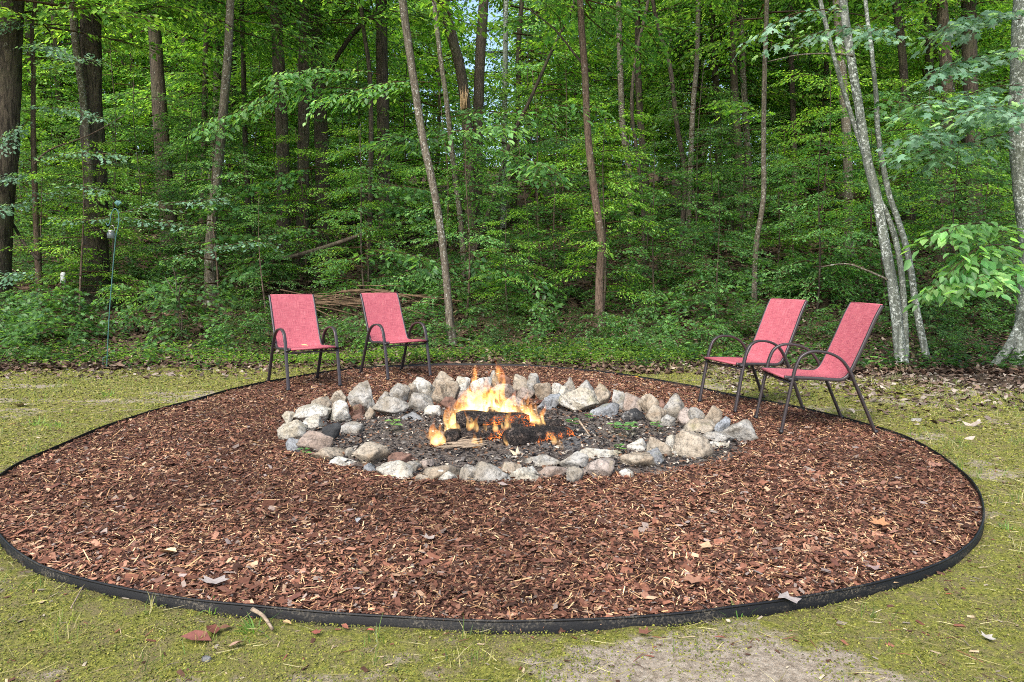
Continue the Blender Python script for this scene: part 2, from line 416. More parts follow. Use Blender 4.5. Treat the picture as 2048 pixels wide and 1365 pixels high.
ib = inbed(X, Y); Z = Z - np.clip(ib / .06, 0, 1) * .05 + .006 * fbm(X * 9, Y * 9, 31, 2) * (ib < 0)
A = Acc(); nx, ny = len(gx), len(gy)
i, j = np.meshgrid(np.arange(ny - 1), np.arange(nx - 1), indexing='ij')
q = np.stack([i * nx + j, i * nx + j + 1, (i + 1) * nx + j + 1, (i + 1) * nx + j], -1).reshape(-1, 4)
fo, soi = lawn_masks(X, Y)
A.add(np.stack([X, Y, Z], -1), q, None, np.stack([fo, soi, 0 * fo], -1).reshape(-1, 3))
g = A.obj('ground', M['ground'], None, True); tag(g, kind='structure')

def polar_sheet(name, r0, r1, nr, zf, mat, cx=None, cyy=None):
    A = Acc(); na = len(TH); V = []; 
    for k in range(nr + 1):
        f = k / nr; rr = r0(TH) * (1 - f) + r1(TH) * f
        x = BC[0] + rr * np.cos(TH); y = BC[1] + rr * np.sin(TH)
        V.append(np.stack([x, y, zf(x, y)], -1))
    i, j = np.meshgrid(np.arange(nr), np.arange(na), indexing='ij'); j2 = (j + 1) % na
    q = np.stack([i * na + j, i * na + j2, (i + 1) * na + j2, (i + 1) * na + j], -1).reshape(-1, 4)
    A.add(np.concatenate(V), q[:, ::-1]); o = A.obj(name, mat, None, True, False); tag(o, kind='structure'); return o
def mz(x, y): 
    return .014 + .014 * fbm(x * 1.6, y * 1.6, 41, 3) * np.clip(inbed(x, y) / .3, 0.3, 1) + .008 * fbm(x * 12, y * 12, 45, 2) - .018 * np.clip(1.25 - inring(x, y), 0, .6) / .6
polar_sheet('mulch_bed', lambda a: 0 * a + .01, lambda a: bedR(a) - .006, 80, lambda x, y: mz(x, y), M['mulch'])
# the ash floor of the ring, just above the bed's hollow
A = Acc(); nr, na = 30, 96; V = []; t_ = np.arange(na) / na * 2 * PI
for k in range(nr + 1):
    x = RIX * 1.06 * k / nr * np.cos(t_); y = RIY * 1.06 * k / nr * np.sin(t_)
    z = .022 + .012 * fbm(x * 3 + 9, y * 3, 51, 3) + .006 * fbm(x * 14, y * 14, 55, 2) - .02 * (k / nr) ** 6
    V.append(np.stack([x, y, z], -1))
i, j = np.meshgrid(np.arange(nr), np.arange(na), indexing='ij'); j2 = (j + 1) % na
A.add(np.concatenate(V), np.stack([i * na + j, i * na + j2, (i + 1) * na + j2, (i + 1) * na + j], -1).reshape(-1, 4)[:, ::-1])
ash = A.obj('ash_ground', M['ash'], None, True, False); ash.location = (RCX, RCY, 0); tag(ash, kind='structure')

# ------------------------------------------------------------------ black edging
ring = np.stack([BC[0] + bedR(TH) * np.cos(TH), BC[1] + bedR(TH) * np.sin(TH)], -1)
wob = .007 * fbm(TH * 5, TH * 0, 61, 3)
A = Acc(); na = len(TH)
nrm = ring - BC; nrm /= np.linalg.norm(nrm, axis=1)[:, None]
prof = [(0, -.05), (0, .027), (-.004, .032), (-.008, .027), (-.008, -.05)]
V = np.concatenate([np.stack([ring[:, 0] + nrm[:, 0] * a, ring[:, 1] + nrm[:, 1] * a, wob + b], -1) for a, b in prof])
i, j = np.meshgrid(np.arange(len(prof) - 1), np.arange(na), indexing='ij'); j2 = (j + 1) % na
A.add(V, np.stack([i * na + j, i * na + j2, (i + 1) * na + j2, (i + 1) * na + j], -1).reshape(-1, 4))
ed = empty('landscape_edging', (BC[0], BC[1], 0), 0, 'black plastic edging strip curving all round the mulch bed', 'edging')
st = A.obj('strip', M['edging'], ed, True, False); st.location = (-BC[0], -BC[1], 0)
A = Acc(); P = np.stack([ring[:, 0] - nrm[:, 0] * .004, ring[:, 1] - nrm[:, 1] * .004, wob + .032], -1)
P = np.concatenate([P, P[:2]]); tube(P, .0052, 8, A)
bd = A.obj('rolled_rim', M['edging'], ed, True, False); bd.location = (-BC[0], -BC[1], 0)

# ------------------------------------------------------------------ scatter: chips, litter, moss, blades
def rot_mats(yaw, pitch, roll):
    cy_, sy = np.cos(yaw), np.sin(yaw); cp, sp = np.cos(pitch), np.sin(pitch); cr, sr = np.cos(roll), np.sin(roll)
    R = np.empty((len(yaw), 3, 3), np.float32)
    R[:, 0, 0] = cy_ * cp; R[:, 0, 1] = cy_ * sp * sr - sy * cr; R[:, 0, 2] = cy_ * sp * cr + sy * sr
    R[:, 1, 0] = sy * cp; R[:, 1, 1] = sy * sp * sr + cy_ * cr; R[:, 1, 2] = sy * sp * cr - cy_ * sr
    R[:, 2, 0] = -sp; R[:, 2, 1] = cp * sr; R[:, 2, 2] = cp * cr
    return R
def scatter(acc, tv, tq, tt, pos, sc, R, col, jit=0.0):
    """Put the template at every position. sc (n,3), R (n,3,3), col (n,3)."""
    n = len(pos); m = len(tv); v = np.broadcast_to(np.asarray(tv, np.float32), (n, m, 3)) * sc[:, None, :]
    if jit: v = v + rng.uniform(-jit, jit, v.shape).astype(np.float32) * sc[:, None, :]
    v = np.einsum('nij,nmj->nmi', R, v) + np.asarray(pos, np.float32)[:, None, :]
    base = (np.arange(n) * m)[:, None, None]
    q = (np.asarray(tq, np.int32)[None] + base).reshape(-1, 4) if tq is not None and len(tq) else None
    t = (np.asarray(tt, np.int32)[None] + base).reshape(-1, 3) if tt is not None and len(tt) else None
    acc.add(v.reshape(-1, 3), q, t, np.repeat(col, m, 0))
def palette(n, cols, w):
    w = np.array(w, float); w /= w.sum(); k = rng.choice(len(cols), n, p=w)
    c = np.array([S(x)[:3] for x in cols])[k]
    return (c * rng.uniform(.66, 1.32, (n, 1))).astype(np.float32)
CHIP = np.array([(-.5, -.36, 0), (.42, -.5, 0), (.5, .30, 0), (-.36, .5, 0), (.05, .02, .5)])
CHIPT = [(0, 1, 4), (1, 2, 4), (2, 3, 4), (3, 0, 4)]
def poly_sample(n, x0, x1, y0, y1):
    return rng.uniform(x0, x1, n), rng.uniform(y0, y1, n)
# bark chips
N = 640000
x, y = poly_sample(N, -3.8, 3.8, 2.0, 9.2)
dens = np.clip(3.0 / y, .22, 1.0) ** 1.2
ok = (inbed(x, y) > .015) & (inring(x, y) > 1.0) & (rng.random(N) < dens)
x, y = x[ok], y[ok]; n = len(x)
L = np.clip(rng.lognormal(math.log(.0162), .50, n), .007, .070) * np.clip(.8 + .045 * y, 1, 1.25); Wd = L * rng.uniform(.22, .6, n)
spl = rng.random(n) < .17; L[spl] *= 1.9; Wd[spl] = rng.uniform(.003, .006, spl.sum())
Rm = rot_mats(rng.uniform(0, 2 * PI, n), rng.normal(0, .30, n), rng.normal(0, .42, n))
c = palette(n, [(116, 78, 62), (95, 64, 52), (138, 101, 82), (68, 48, 40), (176, 144, 116), (128, 114, 105)], [34, 26, 18, 16, 6, 6])
c[spl] = palette(int(spl.sum()), [(204, 172, 130), (176, 138, 100), (146, 104, 78)], [3, 4, 3])
c = c * np.clip(1.0 + .45 * fbm(x * 1.3, y * 1.3, 47, 3) + .3 * fbm(x * 6, y * 6, 48, 2), .6, 1.5)[:, None]
z = mz(x, y) + rng.uniform(-.004, .014, n)
A = Acc(); scatter(A, CHIP, None, CHIPT, np.stack([x, y, z], -1), np.stack([L, Wd, np.clip(Wd * .5, .002, .008)], -1), Rm, c, .1)
# a few bigger flakes lying on top
nb = 650; x, y = poly_sample(nb * 2, -3.8, 3.8, 2.3, 8.5); ok = (inbed(x, y) > .05) & (inring(x, y) > 1.35); x, y = x[ok], y[ok]; nb = len(x)
L = rng.uniform(.030, .070, nb); Wd = L * rng.uniform(.3, .65, nb)
scatter(A, CHIP, None, CHIPT, np.stack([x, y, mz(x, y) + .014], -1), np.stack([L, Wd, .006 + 0 * L], -1),
        rot_mats(rng.uniform(0, 2 * PI, nb), rng.normal(0, .15, nb), rng.normal(0, .2, nb)), palette(nb, [(132, 98, 84), (104, 70, 60), (182, 150, 122), (144, 130, 124), (118, 82, 68)], [3, 3, 1, 1, 3]), .14)
mo = A.obj('bark_mulch', M['chips']); tag(mo, 'reddish brown shredded bark chips covering the round bed', 'mulch', kind='stuff')

# curled dead leaf template (5 lobes, cupped)
def star_leaf(n=5, inner=.45, cup=.12):
    v = [(0, 0, 0)]; t = []
    for k in range(2 * n):
        a = -PI / 2 + PI * k / n + PI / n * 0; r = (.5 if k % 2 == 1 or k == n else inner * .5)
        if k == 0: r = .35
        v.append((math.cos(a) * r, math.sin(a) * r * 1.05, cup * (r * 2) ** 2))
    for k in range(2 * n): t.append((0, 1 + k, 1 + (k + 1) % (2 * n)))
    return np.array(v), t
STARV, START = star_leaf()
OV = np.array([(-.5, 0, 0), (-.15, .26, .07), (.2, .22, .07), (.5, 0, -.03), (.2, -.22, .07), (-.15, -.26, .07)])
OVQ = [(0, 3, 2, 1), (0, 5, 4, 3)]
# forest floor litter
A = Acc(); N = 60000
y = 8.6 + (rng.random(N) ** 1.7) * 22; x = rng.uniform(-1, 1, N) * (y * .78 + 1)
fo, _s = lawn_masks(x, y); ok = (rng.random(N) < fo ** .6 * .98 + .03) & (inbed(x, y) < -.05); x, y = x[ok], y[ok]; n = len(x)
L = rng.uniform(.05, .12, n) * np.clip(y / 12, 1, 1.6)
scatter(A, OV, OVQ, None, np.stack([x, y, TZ(x, y) + rng.uniform(.0, .035, n)], -1), np.stack([L, L * rng.uniform(.6, 1.2, n), L * rng.uniform(-1.5, 2.5, n)], -1),
        rot_mats(rng.uniform(0, 2 * PI, n), rng.normal(0, .35, n), rng.normal(0, .35, n)), palette(n, [(96, 74, 60), (72, 54, 44), (128, 106, 88), (148, 132, 116), (54, 42, 34)], [30, 26, 18, 8, 18]), .08)
# greyish litter on the right of the lawn and thin scatter over lawn and bed
N = 9000; x = np.concatenate([rng.uniform(2.2, 9, N), rng.uniform(-8, -3, N // 3)]); y = np.concatenate([rng.uniform(5.2, 10.0, N), rng.uniform(8.2, 10, N // 3)])
ok = (inbed(x, y) < -.03) & (rng.random(len(x)) < np.where(x > 3.2, np.clip((y - 5.4) / 2.2, 0.04, .9), np.clip((y - 6.6) / 2, 0.03, 1) * np.where(x < 0, .30, .8))); x, y = x[ok], y[ok]; n = len(x); L = rng.uniform(.04, .10, n)
scatter(A, OV, OVQ, None, np.stack([x, y, TZ(x, y) + rng.uniform(.0, .02, n)], -1), np.stack([L, L * rng.uniform(.6, 1.1, n), L * rng.uniform(-1.5, 2.5, n)], -1),
        rot_mats(rng.uniform(0, 2 * PI, n), rng.normal(0, .3, n), rng.normal(0, .3, n)), palette(n, [(132, 118, 108), (112, 92, 80), (160, 148, 136), (84, 68, 58)], [3, 3, 1.4, 3]), .08)
lo = A.obj('leaf_litter', M['litter']); tag(lo, 'brown and grey dead leaves carpeting the wood floor', 'leaf litter', kind='stuff')

# crumbs of bark and straw over the lawn, ash crumbs in the ring
A = Acc(); N = 9000; x, y = poly_sample(N, -4.8, 4.8, 1.7, 9.6); ok = inbed(x, y) < -.012; x, y = x[ok], y[ok]
x = x[rng.random(len(x)) < 1]; n = len(x); y = y[:n]
L = rng.uniform(.008, .035, n); Wd = L * rng.uniform(.2, .6, n); sp = rng.random(n) < .35; L[sp] *= 2.2; Wd[sp] = .0028
scatter(A, CHIP, None, CHIPT, np.stack([x, y, TZ(x, y) + .004], -1), np.stack([L, Wd, .004 + 0 * L], -1), rot_mats(rng.uniform(0, 2 * PI, n), rng.normal(0, .15, n), rng.normal(0, .2, n)),
        palette(n, [(166, 148, 118), (118, 78, 62), (138, 128, 112), (86, 62, 50), (182, 168, 144)], [2, 4, 2, 4, .6]), .1)
db = A.obj('lawn_debris', M['chips']); tag(db, 'bits of straw and bark strewn over the mossy ground', 'debris', kind='stuff')
A = Acc(); N = 9000; a = rng.uniform(0, 2 * PI, N); r = np.sqrt(rng.random(N)) * 1.02; x = RCX + RIX * r * np.cos(a); y = RCY + RIY * r * np.sin(a)
L = rng.uniform(.008, .035, N); Wd = L * rng.uniform(.25, .8, N)
scatter(A, CHIP, None, CHIPT, np.stack([x, y, .028 + rng.uniform(-.002, .010, N)], -1), np.stack([L, Wd, Wd * .6], -1), rot_mats(rng.uniform(0, 2 * PI, N), rng.normal(0, .3, N), rng.normal(0, .3, N)),
        palette(N, [(46, 42, 42), (92, 88, 84), (150, 142, 132), (110, 84, 66), (28, 26, 28), (180, 168, 150)], [5, 4, 2, 4, 4, 1]), .12)
ac = A.obj('charcoal_crumbs', M['chips']); tag(ac, 'charcoal crumbs and burnt bits on the ash inside the stone ring', 'charcoal', kind='stuff')

# moss cushions: tiny tufts
A = Acc(); N = 300000
y = 1.75 + (rng.random(N) ** 2.2) * 7.4; x = rng.uniform(-1, 1, N) * (y * .74 + .2)
fo, soi = lawn_masks(x, y)
ok = (inbed(x, y) < -.008) & (rng.random(N) < 1.15 - soi * 1.25 + .3 * fbm(x * 5, y * 5, 71, 3) * 2) & (rng.random(N) > fo); x, y = x[ok], y[ok]; n = len(x)
mc_dim = 1; L = rng.uniform(.003, .0075, n) * np.clip(y / 2.6, 1, 3)
mc = palette(n, [(122, 124, 50), (108, 113, 46), (136, 134, 60), (90, 100, 44), (120, 112, 72)], [30, 28, 10, 18, 14])
scatter(A, CHIP, None, CHIPT, np.stack([x, y, TZ(x, y) + rng.uniform(-.002, .004, n)], -1), np.stack([L, L, L * rng.uniform(.5, 1.1, n)], -1), rot_mats(rng.uniform(0, 2 * PI, n), rng.normal(0, .5, n), rng.normal(0, .5, n)), mc, .2)
ms = A.obj('moss', M['litter']); tag(ms, 'yellow green moss spreading over the ground outside the bed', 'moss', kind='stuff')

# grass blades
BL = np.array([(-.5, 0, 0), (.5, 0, 0), (.36, .12, .55), (-.36, .12, .55), (0, .42, 1.0)]); BLQ = [(0, 1, 2, 3)]; BLT = [(3, 2, 4)]
def blades(acc, x, y, z, hgt, wid, col):
    n = len(x); scatter(acc, BL, BLQ, BLT, np.stack([x, y, z], -1), np.stack([wid, hgt, hgt], -1), rot_mats(rng.uniform(0, 2 * PI, n), rng.normal(0, .25, n), rng.normal(0, .35, n)), col, .0)
A = Acc(); nt = 2200
cx, cyy = poly_sample(nt, -5, 5, 1.75, 9.3); ok = inbed(cx, cyy) < -.01; cx, cyy = cx[ok], cyy[ok]
keep = rng.random(len(cx)) < np.clip(.45 + fbm(cx * 1.2, cyy * 1.2, 81, 2), .05, 1); cx, cyy = cx[keep], cyy[keep]
k = 11; x = np.repeat(cx, k) + rng.normal(0, .03, len(cx) * k); y = np.repeat(cyy, k) + rng.normal(0, .03, len(cx) * k); n = len(x)
ok = inbed(x, y) < -.004; x, y = x[ok], y[ok]; n = len(x)
col = palette(n, [(96, 122, 62), (122, 140, 78), (176, 168, 128), (84, 104, 58)], [3, 2, 3, 2])
blades(A, x, y, TZ(x, y), rng.uniform(.020, .085, n), rng.uniform(.0022, .0042, n), col)
# dry matted straw
n = 5000; x, y = poly_sample(n * 2, -4.6, 4.6, 1.75, 8.5); ok = inbed(x, y) < -.02; x, y = x[ok][:n], y[ok][:n]; n = len(x)
scatter(A, BL, BLQ, BLT, np.stack([x, y, TZ(x, y) + .006], -1), np.stack([.0025 + 0 * x, rng.uniform(.02, .05, n), rng.uniform(.03, .10, n)], -1), rot_mats(rng.uniform(0, 2 * PI, n), rng.normal(1.45, .1, n), rng.normal(0, .3, n)), palette(n, [(196, 186, 150), (170, 160, 118), (146, 140, 90)], [1, 1, 1]))
gr = A.obj('lawn_grass', M['blade']); tag(gr, 'sparse thin grass blades and straw growing through the moss', 'grass', kind='stuff')
# ------------------------------------------------------------------ foliage building blocks
OVL = np.array([(0, 0, 0), (.34, .27, .05), (.72, .19, .02), (1, 0, -.14), (.72, -.19, .02), (.34, -.27, .05)]); OVLQ = [(0, 3, 2, 1), (0, 5, 4, 3)]
def _maple():
    pts = [(0, 0)]
    for a, r in ((-118, .42), (-85, .22), (-58, .58), (-28, .28), (0, .62), (28, .28), (58, .58), (85, .22), (118, .42)):
        pts.append((.4 + r * math.cos(math.radians(a)), r * math.sin(math.radians(a))))
    v = [(.36, 0, .05)] + [(x, y, -.10 * (abs(y) * 1.6 + max(0, x - .6))) for x, y in pts]
    n = len(pts); return np.array(v), [(0, 1 + k, 1 + (k + 1) % n) for k in range(n)]
MPL, MPLT = _maple()
LOC = np.array([(0, 0, 0), (.3, .24, .0), (.75, .26, .0), (1, 0, 0), (.75, -.26, 0), (.3, -.24, 0)])       # rounded leaflet
KINDS = {'far': (np.array([(0, 0, 0), (.45, .28, .02), (1, 0, -.1), (.45, -.28, .02)]), [(0, 3, 2, 1)], None), 'ovate': (OVL, OVLQ, None), 'maple': (MPL, None, MPLT), 'round': (LOC, OVLQ, None)}
def frame_from(dirs, ups):
    d = dirs / np.linalg.norm(dirs, axis=1)[:, None]; y = np.cross(ups, d); y /= np.linalg.norm(y, axis=1)[:, None] + 1e-9
    z = np.cross(d, y); return np.stack([d, y, z], -1).astype(np.float32)
TWIG = np.array(S((92, 74, 56))[:3], np.float32)
def add_leaves(acc, kind, p, dirs, L, col, upjit=.35, lr=rng):
    n = len(p); up = np.array([0, 0, 1.]) + lr.normal(0, upjit, (n, 3)); v, q, t = KINDS[kind]
    scatter(acc, v, q, t, p, np.stack([L, L * lr.uniform(.85, 1.15, n), L], -1), frame_from(dirs, up), col)
def spray_into(acc, kind, Ls, nl, leaf, lr, droop=.25, cols=None):
    """One leafy twig along +x, leaves in a loose flat fan."""
    s = (np.arange(nl) + .5) / nl
    side = np.where(np.arange(nl) % 2 == 0, 1, -1)
    # side twiglets: leaf anchor leaves the axis
    off = side * lr.uniform(.02, .26, nl) * Ls * (1 - .5 * s)
    p = np.stack([s * Ls, off, -droop * (s * Ls) ** 2 / Ls - np.abs(off) * droop * .5 + lr.normal(0, .02, nl)], -1)
    a = side * lr.uniform(.2, 1.2, nl)
    dr = np.stack([np.cos(a), np.sin(a), lr.uniform(-.75, -.02, nl)], -1)
    add_leaves(acc, kind, p, dr, leaf * lr.uniform(.65, 1.2, nl), cols, .35, lr)
    tube(np.array([(0, 0, 0), (Ls * .5, 0, -droop * Ls * .25), (Ls, 0, -droop * Ls)]), [Ls * .008, Ls * .005, .001], 3, acc, TWIG, False)
def leafcol(n, tones, lr=rng):
    c = np.array([S(t)[:3] for t in tones])[lr.integers(0, len(tones), n)]
    return (c * lr.uniform(.6, 1.42, (n, 1))).astype(np.float32)
T_MID = [(70, 106, 60), (82, 122, 68), (60, 96, 56), (96, 134, 72)]
T_LIT = [(98, 138, 60), (118, 158, 66), (84, 126, 58), (140, 174, 78)]  # look of sunlit foliage put into the leaf colour
T_BLUE = [(96, 130, 108), (112, 146, 124), (84, 118, 92), (126, 156, 136)]  # bluish sky sheen of the front leaves painted into their colour
T_PALE = [(96, 138, 84), (110, 152, 94), (82, 128, 76), (128, 164, 102)]
T_DARK = [(50, 78, 38), (60, 90, 44), (44, 70, 36)]
def spray_tpl(kind, nl, leaf, tones, seed, Ls=.8, droop=.25):
    lr = np.random.default_rng(seed); a = Acc(); spray_into(a, kind, Ls, nl, leaf, lr, droop, leafcol(nl, tones, lr)); return a.arr()
def put_sprays(acc, tpls, P, D, sc, lr, shade=(.85, 1.15), uj=.18):
    n = len(P); which = lr.integers(0, len(tpls), n)
    up = np.array([0, 0, 1.]) + lr.normal(0, uj, (n, 3)); R = frame_from(D, up)
    for k, (v, q, t, c) in enumerate(tpls):
        m = which == k; nn = int(m.sum())
        if not nn: continue
        vv = np.einsum('nij,nmj->nmi', R[m], v[None] * sc[m][:, None, None]) + P[m][:, None, :]
        base = (np.arange(nn) * len(v))[:, None, None]
        cc = c[None] * lr.uniform(shade[0], shade[1], (nn, 1, 1))
        acc.add(vv.reshape(-1, 3), (q[None] + base).reshape(-1, 4) if len(q) else None, (t[None] + base).reshape(-1, 3) if len(t) else None, cc.reshape(-1, 3))
def crown_mesh(name, kind, tones, seed, rx, z0, z1, nlimb, nsp, leaf, nl=32, Ls=.8, droop=.25, top=.35):
    """Layered crown: limbs leave the axis, each with leafy twigs left and right of it."""
    lr = np.random.default_rng(seed); acc = Acc(); tp = [spray_tpl(kind, nl, leaf, tones, seed * 10 + k, Ls, droop) for k in range(4)]
    P = []; D = []; SC_ = []
    for k in range(nlimb):
        f = (k + lr.random()) / nlimb; z = z0 + (z1 - z0) * f; a = k * 2.4 + lr.normal(0, .5)
        ll = rx * (1 - (1 - top) * f ** 1.5) * lr.uniform(.6, 1.1); rise = lr.uniform(-.05, .35)
        b = np.array([math.cos(a), math.sin(a), 0]); sd = np.array([-b[1], b[0], 0]); pts = []
        for s in np.linspace(0, 1, 6): pts.append(b * ll * s + sd * .12 * ll * math.sin(s * 3 + k) + np.array([0, 0, z + rise * ll * s - .25 * ll * s * s]))
        pts = np.array(pts); tube(pts, np.linspace(.006 + .007 * ll, .003, 6), 4, acc, TWIG * .8, False)
        for m in range(nsp):
            s = lr.uniform(.22, 1.0) if m else 1.0; w = s * 5; i0 = min(int(w), 4); p = pts[i0] * (1 - w + i0) + pts[i0 + 1] * (w - i0)
            P.append(p); D.append(b * lr.uniform(.4, 1) + sd * lr.choice([-1, 1]) * lr.uniform(.1, .9) + np.array([0, 0, lr.uniform(-.2, .2)])); SC_.append(lr.uniform(.7, 1.2))
    put_sprays(acc, tp, np.array(P), np.array(D), np.array(SC_), lr)
    return acc.mesh(name, M['leaf'])
under = [crown_mesh('foliage', ['ovate', 'maple', 'ovate', 'ovate', 'maple', 'ovate'][k], [T_MID, T_LIT, T_PALE, T_MID, T_MID, T_LIT][k], 100 + k, [1.9, 1.6, 2.1, 1.5, 1.9, 1.7][k], .7, 5.2, 20, 7, .10 if k in (1, 4) else .085,
         20 if k in (1, 4) else 30) for k in range(6)]
tall = [crown_mesh('crown', 'ovate', [T_LIT, T_MID, T_LIT, T_LIT][k], 200 + k, 2.9, 0, 7.5, 34, 9, .125, 24, 1.0) for k in range(4)]
T_LOW = [(72, 106, 62), (86, 124, 70), (60, 94, 56), (104, 140, 80)]
shrub = [crown_mesh('foliage', ['ovate', 'maple', 'round', 'ovate', 'maple'][k], [T_LOW, T_LOW, T_DARK, T_MID, T_LOW][k], 300 + k, .62, .12, .95, 11, 4, [.085, .11, .05, .075, .10][k], [16, 12, 26, 18, 12][k], .42, .3, .6) for k in range(5)]

# ------------------------------------------------------------------ the trees one can tell apart
def trunk_path(pts, Y, ztop, base_z=None, seed=0):
    lr = np.random.default_rng(seed); P = [aty(x, y, Y) for x, y in pts][::-1]
    P = [list(p) for p in P]
    if base_z is not None: P[0][2] = base_z
    dx = (P[-1][0] - P[-2][0]) / max(.1, P[-1][2] - P[-2][2])
    z = P[-1][2]; x = P[-1][0]
    while z < ztop:
        z += 1.6; dx *= .75; x += dx * 1.6; P.append([x, Y, z])
    P = np.array(P); P[:, 1] += np.cumsum(lr.normal(0, .02, len(P)))
    P[:, 1] += Y - P[0, 1]
    return catmull(P, 5)
BIGW = 34
def tree(label, bark, pts, w0, w1, Y=None, crown=True, flare=None, ztop=None, seed=None, cat='tree', name='woodland_tree', group=None, stems=None, kidx=None, cz=None):
    seed = seed if seed is not None else int(abs(pts[-1][0])) + 3
    lr = np.random.default_rng(seed)
    bx_, by_ = pts[-1]
    if Y is None: bX, Y, bz = att(bx_, by_)
    else: bX = (bx_ - 1024) * Y / F; bz = float(TZ(bX, Y))
    ztop = ztop or (Y * .385 + 1.2 + 4.5)
    if H - (by_ - HY) * Y / F > bz + .15: pts = pts + [(bx_ + (pts[-1][0] - pts[-2][0]) * .3, HY + (H - bz) * F / Y)]
    root = empty(name, (bX, Y, bz), 0, label, cat, group)
    P = trunk_path(pts, Y, ztop, bz - .12, seed); P = P - np.array([bX, Y, bz])
    k = len(P); zz = P[:, 2]; r0 = w0 / 2 * Y / F; r1 = w1 / 2 * Y / F
    ztf = H + HY * Y / F - bz
    R = r0 + (r1 - r0) * np.clip(zz / ztf, 0, 1); R = np.where(zz > ztf, r1 * np.clip(1 - (zz - ztf) / (ztop - bz - ztf + 1.5) * .8, .15, 1), R)
    fl = flare if flare is not None else (1.0 if w0 > 40 else .35)
    R = R * (1 + fl * np.exp(-np.clip(zz, 0, 99) / .28))
    tube(P, R, 14 if w0 > 20 else 9, c=(1, 1, 1), rough=.10 if w0 > 20 else .07, seed=seed).obj('trunk', M[bark], root, True, False)
    if stems:
        for sp, sw0, sw1 in stems:
            q = trunk_path(sp, Y, ztop - .8, None, seed + 5) - np.array([bX, Y, bz]); rr = np.linspace(sw0, sw1 * .6, len(q)) / 2 * Y / F
            tube(q, rr, 10, rough=.08, seed=seed + 9).obj('trunk', M[bark], root, True, False)
    if crown:
        c = meshobj('crown', tall[kidx if kidx is not None else seed % 4], root); s = lr.uniform(.8, 1.1)
        zc = cz if cz is not None else max(5.4, Y * .34)
        c.location = (P[-1][0] * .6, 0, zc); c.rotation_euler = (0, 0, lr.uniform(0, 6.28)); c.scale = (s, s, s)
    return root
TR = {}
TR['L1'] = tree('thick ridged grey brown trunk cut off by the left edge of the photo', 'bark_dark', [(25, 0), (20, 120), (8, 300), (-6, 430), (-20, 640)], 60, 46, 13.0)
TR['L2'] = tree('thickest dark trunk with ridged bark, behind the teal shepherd hook', 'bark_dark', [(180, 0), (183, 200), (188, 350), (190, 500), (189, 612)], 46, 38)
TR['L3'] = tree('straight brown trunk with pale patches, behind the long fallen log', 'bark_brown', [(305, 0), (316, 150), (328, 330), (345, 512)], 34, 22)
TR['L4'] = tree('crooked lichen spotted trunk between the fallen log and the first red chair', 'bark_grey', [(462, 0), (456, 120), (440, 300), (426, 430), (420, 520), (422, 606)], 22, 15)
TR['L5'] = tree('thin reddish sapling trunk nearest the left edge, left of the thickest trunk', 'bark_red', [(70, 0), (62, 60), (64, 130), (66, 280), (74, 480), (84, 645)], 13, 7, cat='sapling', name='slender_tree', cz=5.2)
TR['L6'] = tree('thin dark trunk just right of the crooked lichen spotted trunk', 'bark_dark', [(484, 40), (487, 150), (490, 260), (496, 400), (498, 480)], 12, 9, 19)
TR['L7'] = tree('dim brown trunk between the pale patched trunk and the crooked one', 'bark_brown', [(412, 80), (408, 250), (405, 420), (404, 490)], 13, 9, 23)
TR['L8'] = tree('dark brown trunk behind the first red chair, leftmost of three close together', 'bark_brown', [(552, 0), (560, 150), (565, 300), (567, 520)], 27, 22, 18)
TR['L9'] = tree('dark brown trunk behind the first red chair, middle of three close together', 'bark_brown', [(606, 0), (607, 150), (606, 300), (603, 500)], 24, 20, 18.6)
TR['L10'] = tree('broad brown trunk behind the first red chair, rightmost of three close together', 'bark_brown', [(630, 0), (634, 150), (642, 280), (650, 500)], 32, 24, 19.5)
TR['C1'] = tree('straight near black trunk behind the second red chair', 'bark_dark', [(763, 0), (765, 150), (768, 300), (771, 528)], 27, 22)
TR['C2'] = tree('very thin dark trunk touching the straight near black one', 'bark_dark', [(728, 60), (740, 150), (743, 300), (738, 520)], 12, 8, 18)
TR['C3'] = tree('leaning slim trunk with silver speckles, right of the second red chair', 'bark_grey', [(805, 0), (818, 100), (832, 190), (846, 280), (862, 350), (880, 450), (893, 560), (900, 640), (908, 692)], 15, 16, ztop=8.5, cz=6)
TR['C4'] = tree('slim speckled trunk leaning beside the silver speckled one', 'bark_grey', [(868, 0), (882, 120), (893, 200), (907, 330), (920, 430), (928, 520)], 12, 9, 17, crown=False)
TR['C5'] = tree('brown trunk leaning left with torn splintered top', 'bark_brown', [(886, 0), (905, 80), (922, 150), (935, 260), (940, 420), (944, 500)], 22, 20, 21, crown=False)
TR['C6'] = tree('smooth grey brown trunk right of the splintered trunk', 'bark_brown', [(967, 0), (960, 120), (956, 250), (952, 420), (950, 500)], 22, 20, 22, crown=False)
TR['C7'] = tree('thin pale trunk against the sky gap above the fire', 'bark_pale', [(1012, 0), (1010, 150), (1008, 330), (1006, 480)], 12, 10, 26, crown=False)
TR['C8'] = tree('long thin trunk slanting steeply from low left to high right above the fire', 'bark_dark', [(1150, 0), (1125, 60), (1100, 110), (1060, 200), (1022, 280), (985, 400), (945, 520)], 9, 6, 16.5, crown=False)
TR['C9'] = tree('slim trunk, red brown above and grey below, standing clear behind the ring', 'bark_red', [(1160, 0), (1164, 80), (1170, 150), (1176, 270), (1186, 370), (1198, 450), (1203, 490), (1199, 560), (1198, 668)], 17, 13)
TR['R1'] = tree('spotted grey trunk two trunks right of the red brown one', 'bark_grey', [(1237, 0), (1241, 150), (1246, 260), (1258, 340), (1262, 478)], 14, 11)
TR['R2'] = tree('dark shaggy trunk on the slope behind the spotted grey one', 'bark_dark', [(1275, 60), (1277, 180), (1285, 300), (1293, 400), (1302, 470)], 17, 11)
